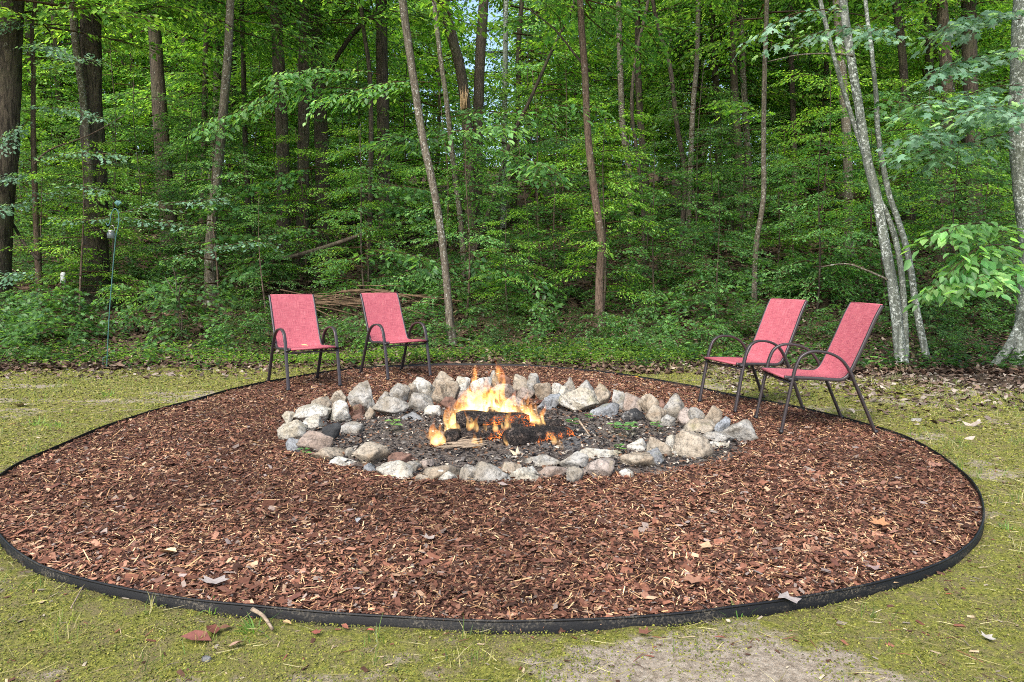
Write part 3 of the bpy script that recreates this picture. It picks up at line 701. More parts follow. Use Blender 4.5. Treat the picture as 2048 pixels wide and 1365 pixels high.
TR['R3'] = tree('very thin wavy trunk left of the dark shaggy trunk', 'bark_brown', [(1292, 20), (1272, 110), (1262, 210), (1272, 300), (1284, 400), (1287, 480)], 8, 6, 18, crown=False)
TR['R4'] = tree('thin dark trunk bowed to the right, between the shaggy trunk and the chairs', 'bark_dark', [(1310, 10), (1325, 70), (1342, 130), (1356, 250), (1372, 350), (1366, 450)], 11, 8, 20)
TR['R5'] = tree('thin greyish trunk with a slight bend, upper middle right', 'bark_grey', [(1396, 0), (1393, 120), (1385, 220), (1380, 350), (1376, 460)], 12, 9, 21)
TR['R6'] = tree('reddish brown trunk, left one of a pair behind the third red chair', 'bark_brown', [(1466, 0), (1468, 150), (1476, 290), (1480, 420)], 17, 13, 23)
TR['R7'] = tree('greyer trunk, right one of a pair behind the third red chair', 'bark_grey', [(1482, 30), (1486, 150), (1494, 290), (1500, 430)], 15, 11, 24)
TR['R8'] = tree('thin freckled trunk rising straight behind the third red chair', 'bark_grey', [(1534, 0), (1529, 150), (1528, 300), (1527, 400), (1512, 500), (1508, 640)], 11, 9)
TR['R9'] = tree('straight thin dark trunk right of the freckled trunk', 'bark_dark', [(1580, 0), (1584, 150), (1588, 270), (1590, 440)], 12, 10, 24)
TR['R10'] = tree('plain grey trunk standing just left of the forked white trunks', 'bark_grey', [(1676, 30), (1688, 180), (1695, 300), (1698, 518)], 19, 16)
TR['R11'] = tree('clump of three pale lichen covered trunks curving up behind the fourth chair', 'bark_pale',
    [(1690, 0), (1700, 70), (1712, 150), (1722, 220), (1740, 320), (1758, 390), (1772, 480), (1786, 570), (1796, 660), (1806, 728)], 21, 15, None, True, .25, 8.5,
    stems=[([(1758, 372), (1778, 420), (1795, 470), (1806, 540), (1811, 620), (1812, 715)][::1], 13, 11), ([(1742, 0), (1752, 90), (1762, 190), (1765, 270), (1784, 380), (1806, 450), (1822, 520), (1836, 620), (1853, 716)], 14, 10)], name='clump_of_trunks', cz=6)
TR['R12'] = tree('short dark broken looking trunk left of the brown column, top right', 'bark_dark', [(1793, 0), (1802, 80), (1810, 170), (1818, 300), (1822, 440)], 18, 15, 22)
TR['R13'] = tree('grey trunk between the dark broken one and the brown column', 'bark_brown', [(1856, 0), (1858, 120), (1862, 240), (1866, 420)], 17, 14, 24)
TR['R14'] = tree('brown column like trunk reaching low behind the right side leaves', 'bark_brown', [(1884, 0), (1892, 110), (1895, 220), (1889, 340), (1886, 440)], 25, 20, 20)
TR['R15'] = tree('wide black brown trunk second from the right edge', 'bark_dark', [(1938, 0), (1940, 120), (1944, 240), (1948, 430)], 30, 26, 21)
TR['R16'] = tree('large pale lichen covered trunk at the right edge with a leaning root', 'bark_pale', [(2042, 0), (2038, 120), (2040, 260), (2048, 400), (2062, 500), (2058, 600), (2040, 740)], 38, 42, 9.3, True, .15, 8.5,
    stems=[([(2062, 590), (2048, 632), (2020, 690), (1984, 738)][::1], 18, 20)], cz=6)

# pale young trunk fused to the thickest one
q = [(146, 0), (150, 70), (160, 150), (170, 230), (176, 300), (182, 345), (186, 420)]
p0 = TR['L2'].location
a_ = np.array([aty(x, y, p0.y - dd_) for (x, y), dd_ in zip(q, (.34, .33, .32, .30, .28, .22, .02))])[::-1] - np.array(p0)
tube(catmull(a_, 4), np.linspace(.05, .075, len(catmull(a_, 4))), 9, rough=.06).obj('limb', M['bark_grey'], TR['L2'], True, False)
# bare side limbs one can follow
def limb(root, pts, Y, w0, w1, mat):
    P = catmull(np.array([aty(x, y, Y + dy) for (x, y), dy in zip(pts, np.linspace(0, .5, len(pts)))]) - np.array(TR[root].location), 4)
    return tube(P, np.linspace(w0, w1, len(P)) / 2 * Y / F, 6, rough=.08).obj('limb', M[mat], TR[root], True, False)
limb('C1', [(764, 30), (735, 40), (705, 70), (680, 105), (655, 150)], TR['C1'].location.y - .2, 11, 8, 'bark_dark')
limb('C1', [(768, 345), (725, 330), (695, 290), (690, 270)], TR['C1'].location.y - .2, 7, 3, 'bark_dark')
limb('C9', [(1176, 140), (1150, 110), (1110, 60), (1060, 20)], TR['C9'].location.y, 6, 3, 'bark_dark')
limb('R11', [(1706, 112), (1670, 108), (1600, 110), (1536, 124)], TR['R11'].location.y, 5, 2, 'bark_grey')
limb('R11', [(1776, 560), (1730, 540), (1690, 528), (1640, 535)], TR['R11'].location.y, 5, 2, 'bark_grey')
limb('L5', [(68, 330), (100, 300), (180, 270), (250, 230)], TR['L5'].location.y - .3, 4, 2, 'bark_red')
limb('L5', [(78, 520), (50, 490), (20, 440), (-20, 400)], TR['L5'].location.y - .3, 7, 4, 'bark_dark')

# leafy branches reaching into the picture
def branch(root, pts, dY, kind, tones, leaf, nsp, Ls, seed, droop=.3, nl=16, wid=.5, w0=.010):
    R = TR[root]; Y = R.location.y; lr = np.random.default_rng(seed); n = len(pts)
    P = catmull(np.array([aty(x, y, Y + d) for (x, y), d in zip(pts, np.linspace(dY[0], dY[1], n))]) - np.array(R.location), 5)
    acc = Acc(); tube(P, np.linspace(w0, .003, len(P)), 5, acc, TWIG, False)
    tp = [spray_tpl(kind, nl, leaf, tones, seed + k, Ls, droop) for k in range(4)]
    T = np.gradient(P, axis=0); T /= np.linalg.norm(T, axis=1)[:, None]
    k = np.linspace(len(P) * .15, len(P) - 1, nsp).astype(int); sd = np.where(np.arange(nsp) % 2 == 0, 1, -1)
    side = np.cross(T[k], np.array([0, 0, 1.])); side /= np.linalg.norm(side, axis=1)[:, None]
    D = T[k] * .8 + side * (sd * lr.uniform(.2, 1.0, nsp) * wid * 2)[:, None] + np.stack([0 * sd, 0 * sd, lr.uniform(-.25, .1, nsp)], -1)
    put_sprays(acc, tp, P[k], D, lr.uniform(.75, 1.2, nsp), lr)
    return acc.obj('branch', M['leaf'], R)
b = branch
# pale bluish small-leaved sprays on the left
for i, (pts, dy) in enumerate([([(64, 95), (90, 92), (130, 104)], (-.2, -1.6)), ([(64, 215), (110, 215), (160, 222), (205, 240)], (-.2, -1.4)), ([(66, 330), (120, 310), (180, 305), (235, 312)], (-.2, -1.8)),
        ([(60, 240), (30, 260), (0, 290)], (-.2, -.9)), ([(66, 165), (100, 140), (140, 120), (190, 115)], (0, -1)), ([(70, 380), (100, 388), (150, 372), (200, 380)], (-.2, -1.2)), ([(70, 350), (40, 350), (-10, 362)], (-.2, -.9)),
        ([(74, 430), (150, 440), (230, 436), (300, 440), (360, 452)], (-.3, -2.0)), ([(68, 400), (20, 410), (-30, 420)], (-.2, -1.4)), ([(190, 440), (300, 412), (380, 402), (440, 396)], (-1.2, -2)), ([(330, 520), (400, 500), (460, 490), (530, 478)], (-1.6, -2.4)),
        ([(66, 60), (30, 50), (-10, 55)], (-.2, -.8)), ([(70, 560), (40, 548), (10, 555)], (-.3, -1.0))]):
    b('L5', pts, dy, 'round', T_BLUE, .060, 13, .42, 400 + i * 7, .12, 20, .45, .006)
# large pale leaves hanging above the first two chairs
for i, (pts, dy) in enumerate([([(760, 150), (700, 140), (620, 150), (560, 175), (500, 205)], (-3, -5)), ([(720, 180), (640, 175), (560, 195), (470, 225), (410, 245)], (-3, -5.4)), ([(860, 165), (780, 165), (700, 185), (640, 200)], (-4, -5.2)),
        ([(690, 140), (640, 138), (590, 145), (550, 150)], (-3, -5))]):
    b('C1', pts, dy, 'ovate', T_PALE, .135, 24, .55, 460 + i * 7, .45, 11, .45, .012)
for i, (pts, dy) in enumerate([([(640, 330), (580, 345), (520, 365), (460, 372)], (-3.5, -5)), ([(640, 400), (560, 402), (500, 410), (430, 405)], (-3.5, -5.4)), ([(660, 470), (600, 455), (540, 470), (480, 470)], (-4, -5.4)),
        ([(700, 430), (740, 415), (790, 410), (830, 425)], (-3.5, -5)), ([(700, 380), (740, 375), (800, 372), (850, 380)], (-3.5, -5)), ([(600, 500), (560, 505), (520, 520), (480, 540)], (-4, -5.4))]):
    b('L10', pts, dy, 'maple', T_MID, .13, 22, .60, 500 + i * 7, .3, 10, .5, .010)
for i, (pts, dy) in enumerate([([(900, 235), (960, 225), (1040, 225), (1110, 212), (1190, 214)], (-3, -4.5)), ([(890, 260), (930, 262), (980, 252), (1010, 250)], (-3, -4.5)), ([(1000, 300), (1050, 320), (1090, 330)], (-4, -5)), ([(890, 270), (840, 280), (790, 268)], (-4, -5)),
        ([(905, 500), (880, 520), (840, 540), (800, 560)], (-2, -3)), ([(930, 500), (980, 530), (1030, 540), (1080, 560)], (-3, -4)), ([(700, 520), (760, 500), (820, 510), (860, 520)], (-3, -4.4))]):
    b('C4', pts, dy, 'ovate', T_PALE if i < 2 else T_MID, .12, 20, .55, 560 + i * 7, .4, 11, .5, .010)
# right: bluish maple leaves at the top, bright long leaves lower down
for i, (pts, dy) in enumerate([([(2040, 170), (1980, 175), (1920, 195), (1850, 205)], (-.2, -1.2)), ([(2040, 210), (1980, 235), (1900, 250), (1830, 268)], (-.2, -1.4)), ([(2040, 260), (1960, 280), (1890, 300), (1840, 300)], (-.2, -1.2)),
        ([(2048, 120), (1990, 110), (1930, 120), (1880, 140)], (-.2, -1)), ([(2040, 40), (1970, 30), (1900, 50)], (-.2, -1)), ([(2060, 250), (2010, 215), (1970, 215)], (-.8, -2.0))]):
    b('R16', pts, dy, 'maple', T_BLUE, .11, 20, .50, 620 + i * 7, .25, 11, .5, .008)
for i, (pts, dy) in enumerate([([(1712, 60), (1690, 55), (1660, 60), (1600, 75)], (-.2, -1)), ([(1715, 50), (1740, 60), (1770, 55)], (-.1, -.8)), ([(1765, 200), (1800, 205), (1850, 215)], (-.2, -1)), ([(1690, 20), (1640, 20), (1580, 30), (1530, 60)], (-.2, -1))]):
    b('R11', pts, dy, 'maple', T_BLUE if i != 2 else T_MID, .10, 9, .48, 680 + i * 7, .25, 10, .5, .008)
for i, (pts, dy) in enumerate([([(2048, 545), (1990, 520), (1930, 540), (1880, 570)], (-.3, -1.5)), ([(2050, 500), (2000, 490), (1950, 500), (1900, 545)], (-.3, -1.5)), ([(2040, 470), (1990, 450), (1930, 448), (1890, 462)], (-.3, -1.4)), ([(2060, 530), (2010, 535), (1960, 555)], (-.3, -1.6))]):
    b('R16', pts, dy, 'ovate', T_PALE, .14, 15, .40, 720 + i * 7, .45, 9, .4, .010)
for i, (pts, dy) in enumerate([([(1505, 300), (1460, 330), (1420, 345)], (-4, -5)), ([(1540, 240), (1490, 215), (1440, 200)], (-6, -8)), ([(1100, 450), (1040, 470), (1000, 480)], (-3, -4)), ([(1290, 440), (1340, 450), (1400, 455), (1450, 470)], (-7, -8.5))]):
    b('R2', pts, dy, 'maple', T_LIT if i < 2 else T_MID, .13, 18, .6, 760 + i * 7, .3, 10, .5, .008)

# ------------------------------------------------------------------ understory saplings and shrubs: each its own thing
LM = [(20, 'the far left ridged trunk'), (84, 'the thin reddish trunk'), (190, 'the thickest dark trunk'), (345, 'the pale patched trunk'), (422, 'the crooked lichen spotted trunk'), (590, 'the first red chair'), (766, 'the second red chair'),
      (908, 'the silver speckled leaning trunk'), (1050, 'the gap above the fire'), (1198, 'the red brown and grey trunk'), (1262, 'the spotted grey trunk'), (1375, 'the thin bowed trunk'), (1508, 'the freckled trunk'), (1590, 'the third red chair'),
      (1735, 'the fourth red chair'), (1815, 'the clump of three white trunks'), (1887, 'the brown column like trunk'), (1960, 'the wide black brown trunk'), (2034, 'the large pale trunk')]
used = {}
ORD = ['', ', second one out', ', third one out', ', fourth one out', ', fifth one out', ', sixth one out', ', seventh one out']
def rel_label(px, adj, noun):
    x0, nm = min(LM, key=lambda t: abs(t[0] - px)); side = 'left of' if px < x0 - 8 else 'right of' if px > x0 + 8 else 'behind'
    key = (adj, noun, nm, side); k = used.get(key, 0); used[key] = k + 1
    return f'{adj} {noun} {side} {nm}{ORD[k]}'
UADJ = ['layered', 'maple leaved', 'pale layered', 'drooping', 'dark maple leaved', 'bright green']
def sapling(x, Y, k, s, name='young_tree', noun='young tree', group='young trees under the canopy', zs=1.0):
    X = (x - 1024) * Y / F; z = float(TZ(X, Y)); lr = np.random.default_rng(int(x * 7 + Y * 100) % 99991)
    root = empty(name, (X, Y, z), lr.uniform(0, 6.28), rel_label(x, UADJ[k], noun), 'sapling', group)
    hgt = 5.6 * s; a = lr.uniform(-.06, .06, 2)
    P = catmull(np.array([(a[0] * q + .06 * math.sin(q * 1.3 + x), a[1] * q + .06 * math.cos(q * 1.1 + x), q) for q in np.linspace(-.1, hgt, 6)]), 4)
    tube(P, np.linspace(.030, .006, len(P)) * s ** .5, 6, rough=.06, seed=abs(int(x))).obj('stem', M[['bark_brown', 'bark_dark', 'bark_red'][int(x) % 3]], root, True, False)
    c = meshobj('foliage', under[k], root); c.scale = (s, s, s * zs)
    return root
lr = np.random.default_rng(42)
for row, (Y0, Y1, n, smin, smax) in enumerate([(13.0, 14.4, 15, .40, .72), (15.5, 17.5, 17, .55, .95), (18.5, 21.5, 24, .6, 1.1), (23, 27, 30, .8, 1.5), (28, 36, 30, 1.1, 1.8)]):
    for i in range(n):
        Y = lr.uniform(Y0, Y1); px = -120 + 2290 * (i + lr.uniform(.1, .9)) / n
        sapling(px, Y, int(lr.integers(0, 6)), lr.uniform(smin, smax) * (.5 if 870 < px < 1060 and Y > 18 else 1))
SADJ = ['oval leaved', 'broad leaved', 'small leaved', 'pale oval leaved', 'bright broad leaved']
SPOT = []
for i in range(11): SPOT.append((lr.uniform(-20, 150), lr.uniform(9.6, 12.2)))
for i in range(38): SPOT.append((-60 + 2160 * (i + lr.uniform(0, 1)) / 38, lr.uniform(11.2, 13.2)))
for i in range(48): SPOT.append((-60 + 2160 * (i + lr.uniform(0, 1)) / 48, lr.uniform(13.4, 17.5)))
for px in (700, 715, 745, 850, 960, 1010, 1230, 1250, 1275, 1330, 1360, 1390, 1410, 1440, 1640, 1660, 1890, 1900, 1930, 440, 470, 500, 520): SPOT.append((px + lr.uniform(-8, 8), lr.uniform(10.2, 11.4)))
for i, (px, Y) in enumerate(SPOT):
    X = (px - 1024) * Y / F; k = int(lr.integers(0, 5)); s = lr.uniform(.45, .95) * (1.25 if Y > 13.4 else 1) * (.62 if Y < 11.4 and px > 160 else 1)
    root = empty('shrub', (X, Y, float(TZ(X, Y))), lr.uniform(0, 6.28), rel_label(px, SADJ[k] + (' low' if s < .6 else ' knee high' if s < .8 else ' waist high'), 'shrub'), 'shrub', 'shrubs along the edge of the wood')
    c = meshobj('foliage', shrub[k], root); c.scale = (s, s, s * lr.uniform(.8, 1.25))

# deeper trees: a thin trunk and a big crown each
def far_tree_meshes():
    out = []
    for k in range(5):
        lr = np.random.default_rng(900 + k); P = [(0, 0, -.4)]; x = y = 0
        for z in np.arange(2, 19, 2.5): x += lr.normal(0, .13); y += lr.normal(0, .13); P.append((x, y, z))
        P = catmull(np.array(P), 3); out.append(tube(P, np.linspace(.16, .05, len(P)), 8, rough=.08, seed=k).mesh('trunk', M[['bark_dark', 'bark_brown', 'bark_grey', 'bark_brown', 'bark_dark'][k]], True, False))
    return out
FT = far_tree_meshes()
FG = 'slim trees deep in the wood'; FL = 'slim tree with a leafy crown standing deep in the wood'
for i in range(150):
    f = (i + .5) / 150; Y = 25 + 46 * f ** 1.2 + lr.uniform(-1, 1); px = lr.uniform(-150, 2200)
    if 870 < px < 1060 and Y > 27: continue
    if 60 < px < 220 and Y > 34 and i % 3: continue
    X = (px - 1024) * Y / F
    root = empty('forest_tree', (X, Y, float(TZ(X, Y))), lr.uniform(0, 6.28), FL, 'tree', FG)
    t_ = meshobj('trunk', FT[i % 5], root); w = lr.uniform(.45, 1.1); t_.scale = (w, w, 1)
    s = lr.uniform(1.0, 1.45) * (1 + .25 * f)
    c = meshobj('crown', tall[int(lr.integers(0, 4))], root); c.location = (0, 0, lr.uniform(1.2, 4.5) + (Y - 20) * .03); c.scale = (s, s, s * 1.1)
    if Y > 44 and i % 2 == 0:
        c = meshobj('crown', tall[int(lr.integers(0, 4))], root); c.location = (0, 0, c.location.z + lr.uniform(7, 9)); c.scale = (s, s, s); c.rotation_euler = (0, 0, 2)
# far side of the wood, one mass
A = Acc(); tp = [spray_tpl('far', 12, .34, T_LIT, 950 + k, 1.9, .2) for k in range(3)]
n = 13000; Y = rng.uniform(58, 80, n); X = rng.uniform(-1, 1, n) * (Y * .8 + 4); Zb = TZ(X, Y); hh = rng.random(n) ** 1.15 * 22
keep = rng.random(n) < 1.0 - 1.1 * np.exp(-((X / Y + .045) / .06) ** 2) * np.clip((hh - 2) / 5, 0, 1) - .6 * np.exp(-((X / Y + .62) / .05) ** 2) * np.clip(hh / 12, 0, 1); keep &= rng.random(n) < np.where(hh > 13, .40, np.where(hh > 7, .65, 1)); X, Y, Zb, hh = X[keep], Y[keep], Zb[keep], hh[keep]; n = len(X)
a = rng.uniform(0, 6.28, n)
put_sprays(A, tp, np.stack([X, Y, Zb + hh], -1), np.stack([np.cos(a), np.sin(a), -.1 + 0 * a], -1), rng.uniform(.8, 1.5, n), rng, uj=1.2)
fw = A.obj('far_wood', M['leaf']); tag(fw, 'far side of the wood where foliage runs together into one mass', 'woods', kind='stuff')

# ------------------------------------------------------------------ herbs and weeds
A = Acc(); n = 15000; y = 8.9 + rng.random(n) ** 1.3 * 24; x = rng.uniform(-1, 1, n) * (y * .76 + .5)
fo, _s = lawn_masks(x, y); ok = (rng.random(n) < fo * np.clip(1.9 * vn(x * .7, y * .7, 91) - .45, .05, 1)) & (inbed(x, y) < -.1); x, y = x[ok], y[ok]; n = len(x)
k = 6; hs = rng.uniform(.04, .26, n) * np.clip(y / 14, 1, 2); X = np.repeat(x, k); Yy = np.repeat(y, k); a = np.tile(np.arange(k) * 2.4, n) + np.repeat(rng.uniform(0, 6, n), k); hh = np.repeat(hs, k) * np.tile(np.linspace(.45, 1, k), n)
L = np.repeat(rng.uniform(.035, .095, n) * np.clip(y / 12, 1, 2.2), k) * rng.uniform(.7, 1.2, n * k)
P = np.stack([X + .02 * np.cos(a), Yy + .02 * np.sin(a), TZ(X, Yy) + hh], -1); D = np.stack([np.cos(a), np.sin(a), rng.uniform(-.4, .3, n * k)], -1)
cc = np.repeat(leafcol(n, T_MID + T_DARK + T_DARK), k, 0) * rng.uniform(.85, 1.15, (n * k, 1)); add_leaves(A, 'ovate', P, D, L, cc.astype(np.float32))
gc = A.obj('ground_cover', M['leaf']); tag(gc, 'low leafy seedlings and herbs covering the wood floor', 'ground cover', kind='stuff')
A = Acc(); n = 60000
x = rng.uniform(-7, 7, n); y = rng.uniform(8.3, 11.6, n)
px = 1024 + F * x / y; py = HY + F * H / y
dn = 1.0 * np.exp(-(((x - 1.45) / 1.15) ** 2 + ((y - 10.3) / .75) ** 2)) + .7 * np.exp(-(((x + 2.9) / 1.8) ** 2 + ((y - 9.75) / .5) ** 2)) + .35 * np.exp(-((x + .4) / 1.5) ** 2 - ((y - 10.4) / .6) ** 2) + .55 * np.exp(-((y - 9.75) / .45) ** 2) * (x < 3.0) * (.3 + .7 * vn(x * .9, y, 99)) + .10 * np.exp(-((y - 11) / .9) ** 2)
ok = (rng.random(n) < dn * (.45 + .8 * vn(x * 2.2, y * 2.2, 95))) & (inbed(x, y) < -.12); x, y = x[ok], y[ok]; n = len(x)
a = rng.uniform(0, 6.28, n); top = .05 + .20 * np.clip(vn(x * 1.3, y * 1.3, 97), 0, 1) * np.clip((y - 8.6) / 1.2, .25, 1)
P = np.stack([x, y, TZ(x, y) + rng.random(n) ** .7 * top], -1); D = np.stack([np.cos(a), np.sin(a), rng.uniform(-.1, .8, n)], -1)
v, q, t = KINDS['ovate']; L = rng.uniform(.028, .060, n)
scatter(A, v, q, t, P, np.stack([L, L * .5, L], -1), frame_from(D, np.array([0, 0, 1.]) + rng.normal(0, .3, (n, 3))), leafcol(n, [(92, 128, 52), (108, 142, 60), (76, 112, 46), (124, 152, 70)]))
wd = A.obj('weeds', M['leaf']); tag(wd, 'fine bright green weeds growing in a band between moss and wood', 'weeds', kind='stuff')

# ------------------------------------------------------------------ fallen wood
def log_thing(name, label, cat, pts, Y0, Y1, r0, r1, mat, lift=.0, ends=True):
    P = []
    for (x, y), Y in zip(pts, np.linspace(Y0, Y1, len(pts))): P.append(aty(x, y, Y))
    P = catmull(np.array(P), 5); c = P.mean(0); root = empty(name, tuple(c), 0, label, cat)
    tube(P - c, np.linspace(r0, r1, len(P)), 10, rough=.12, seed=abs(int(pts[0][0]))).obj('bark', M[mat], root, True, False)
    return root, P - c
fl = att(270, 584); log_thing('fallen_log', 'long rotting log lying on the leaves left of the crooked trunk', 'log', [(268, 583), (320, 574), (380, 562), (440, 548), (500, 530)], fl[1], fl[1] + 4.2, .085, .06, 'logwood')
log_thing('dead_log', 'bare dead trunk lying aslant behind the first two chairs', 'log', [(500, 528), (560, 520), (640, 498), (700, 478), (760, 455), (820, 445)], 14.6, 15.4, .055, .035, 'bark_dark')
root = empty('brush_pile', att(790, 606), 0, 'heap of bare dead sticks lying behind the second red chair', 'brush pile')
lr = np.random.default_rng(5)
for i in range(26):
    x0 = lr.uniform(560, 780); y0 = lr.uniform(572, 612); L = lr.uniform(90, 200); Y = 11.6 + lr.uniform(-.5, .9); Y += (612 - y0) * .02
    P = np.array([aty(x0, y0, Y), aty(x0 + L * .5, y0 + lr.uniform(-4, 14), Y + .2), aty(x0 + L, y0 + lr.uniform(-6, 26), Y + lr.uniform(-.4, .6))])
    P = catmull(P, 3); P[:, 2] = np.maximum(P[:, 2], TZ(P[:, 0], P[:, 1]) + .02)
    tube(P - np.array(root.location), np.linspace(.013, .006, len(P)) * lr.uniform(.5, 1.4), 5, seed=i).obj('stick', M['logwood'], root, True, False)
# twiggy bare stems at the left and grey stones in the litter
root = empty('bare_shrub', att(362, 690), 0, 'bare forked twigs rising between the hook and the first red chair', 'shrub'); Yb = root.location.y
for pts in ([(362, 690), (360, 650), (354, 610), (352, 560), (345, 535)], [(362, 690), (364, 640), (358, 600), (362, 570), (375, 550)], [(356, 600), (340, 570), (330, 555)]):
    P = catmull(np.array([aty(x, y, Yb) for x, y in pts]) - np.array(root.location), 4); tube(P, np.linspace(.013, .006, len(P)), 6).obj('stem', M['bark_brown'], root, True, False)

# ------------------------------------------------------------------ stones
import bmesh
def ico(sub):
    bm = bmesh.new(); bmesh.ops.create_icosphere(bm, subdivisions=sub, radius=1); v = np.array([p.co[:] for p in bm.verts]); t = [[q.index for q in f.verts] for f in bm.faces]; bm.free()
    return v / np.linalg.norm(v, axis=1)[:, None], np.array(t)
IC3, IC4 = ico(4), ico(5)
def stone_verts(seed, sharp=13, sub=IC3):
    lr = np.random.default_rng(seed); v, t = sub; n = lr.integers(7, 11)
    N = lr.normal(size=(n, 3)); N /= np.linalg.norm(N, axis=1)[:, None]; dd = lr.uniform(.56, .95, n)
    Q_, _r = np.linalg.qr(lr.normal(size=(3, 3))); N = np.concatenate([N, Q_, -Q_]); dd = np.concatenate([dd, lr.uniform(.78, 1.05, 6)])
    r = (np.maximum(v @ N.T, 0) / dd) ** sharp; r = r.sum(1) ** (-1 / sharp)
    w = 0
    for k in range(26):
        f = 2.2 * 1.22 ** (k % 13); dr = lr.normal(size=3); dr /= np.linalg.norm(dr); w = w + np.sin(v @ dr * f * 2 + lr.uniform(0, 6)) * .013 / (f / 2.2) ** .5
    fr = 0
    for k in range(30):
        f = lr.uniform(14, 34); dr = lr.normal(size=3); dr /= np.linalg.norm(dr); fr = fr + np.sin(v @ dr * f + lr.uniform(0, 6)) * .0026
    p = v * (r * (1 + w + fr))[:, None]; lo, hi = p.min(0), p.max(0); return (p - (lo + hi) / 2) / (hi - lo), t
SG = 'loose field stones of the fire ring'
def stone(box, tone, label, org=None, up=0, deep=.85, sharp=None, tilt=0):
    ox, oy, sc = org; x0, y0, x1, y1 = [q / sc for q in box]; x0 += ox; x1 += ox; y0 += oy; y1 += oy
    gy = y1 + up / sc; Y = F * H / (gy - HY); w = (x1 - x0) * Y / F; dep = min(max(w * deep, .10), .42); Yc = Y + dep * .42
    w = (x1 - x0) * Yc / F * 1.08; ztop = H - (y0 - HY) * Yc / F; zb = -.035 if up < 200 else .04
    ztop = max(ztop, .05); xc = ((x0 + x1) / 2 - 1024) * Yc / F; seed = int(x0 * 31 + y0 * 17) % 100003
    v, t = stone_verts(seed, sharp or 60 + seed % 60, IC4 if w > .26 else IC3); h = ztop - zb
    ca, sa = math.cos(tilt), math.sin(tilt); v = v * np.array([w, dep, h]); 
    if tilt: v = np.stack([v[:, 0] * ca - v[:, 2] * sa, v[:, 1], v[:, 0] * sa + v[:, 2] * ca], -1)
    a = Acc(); a.add(v, None, t); o = a.obj('stone', STONE[tone], None, True, False); o.location = (xc, Yc, zb + h / 2)
    tag(o, label, 'stone', SG); return o
O1 = (500, 560, 3.102); O2 = (1000, 560, 3.102)
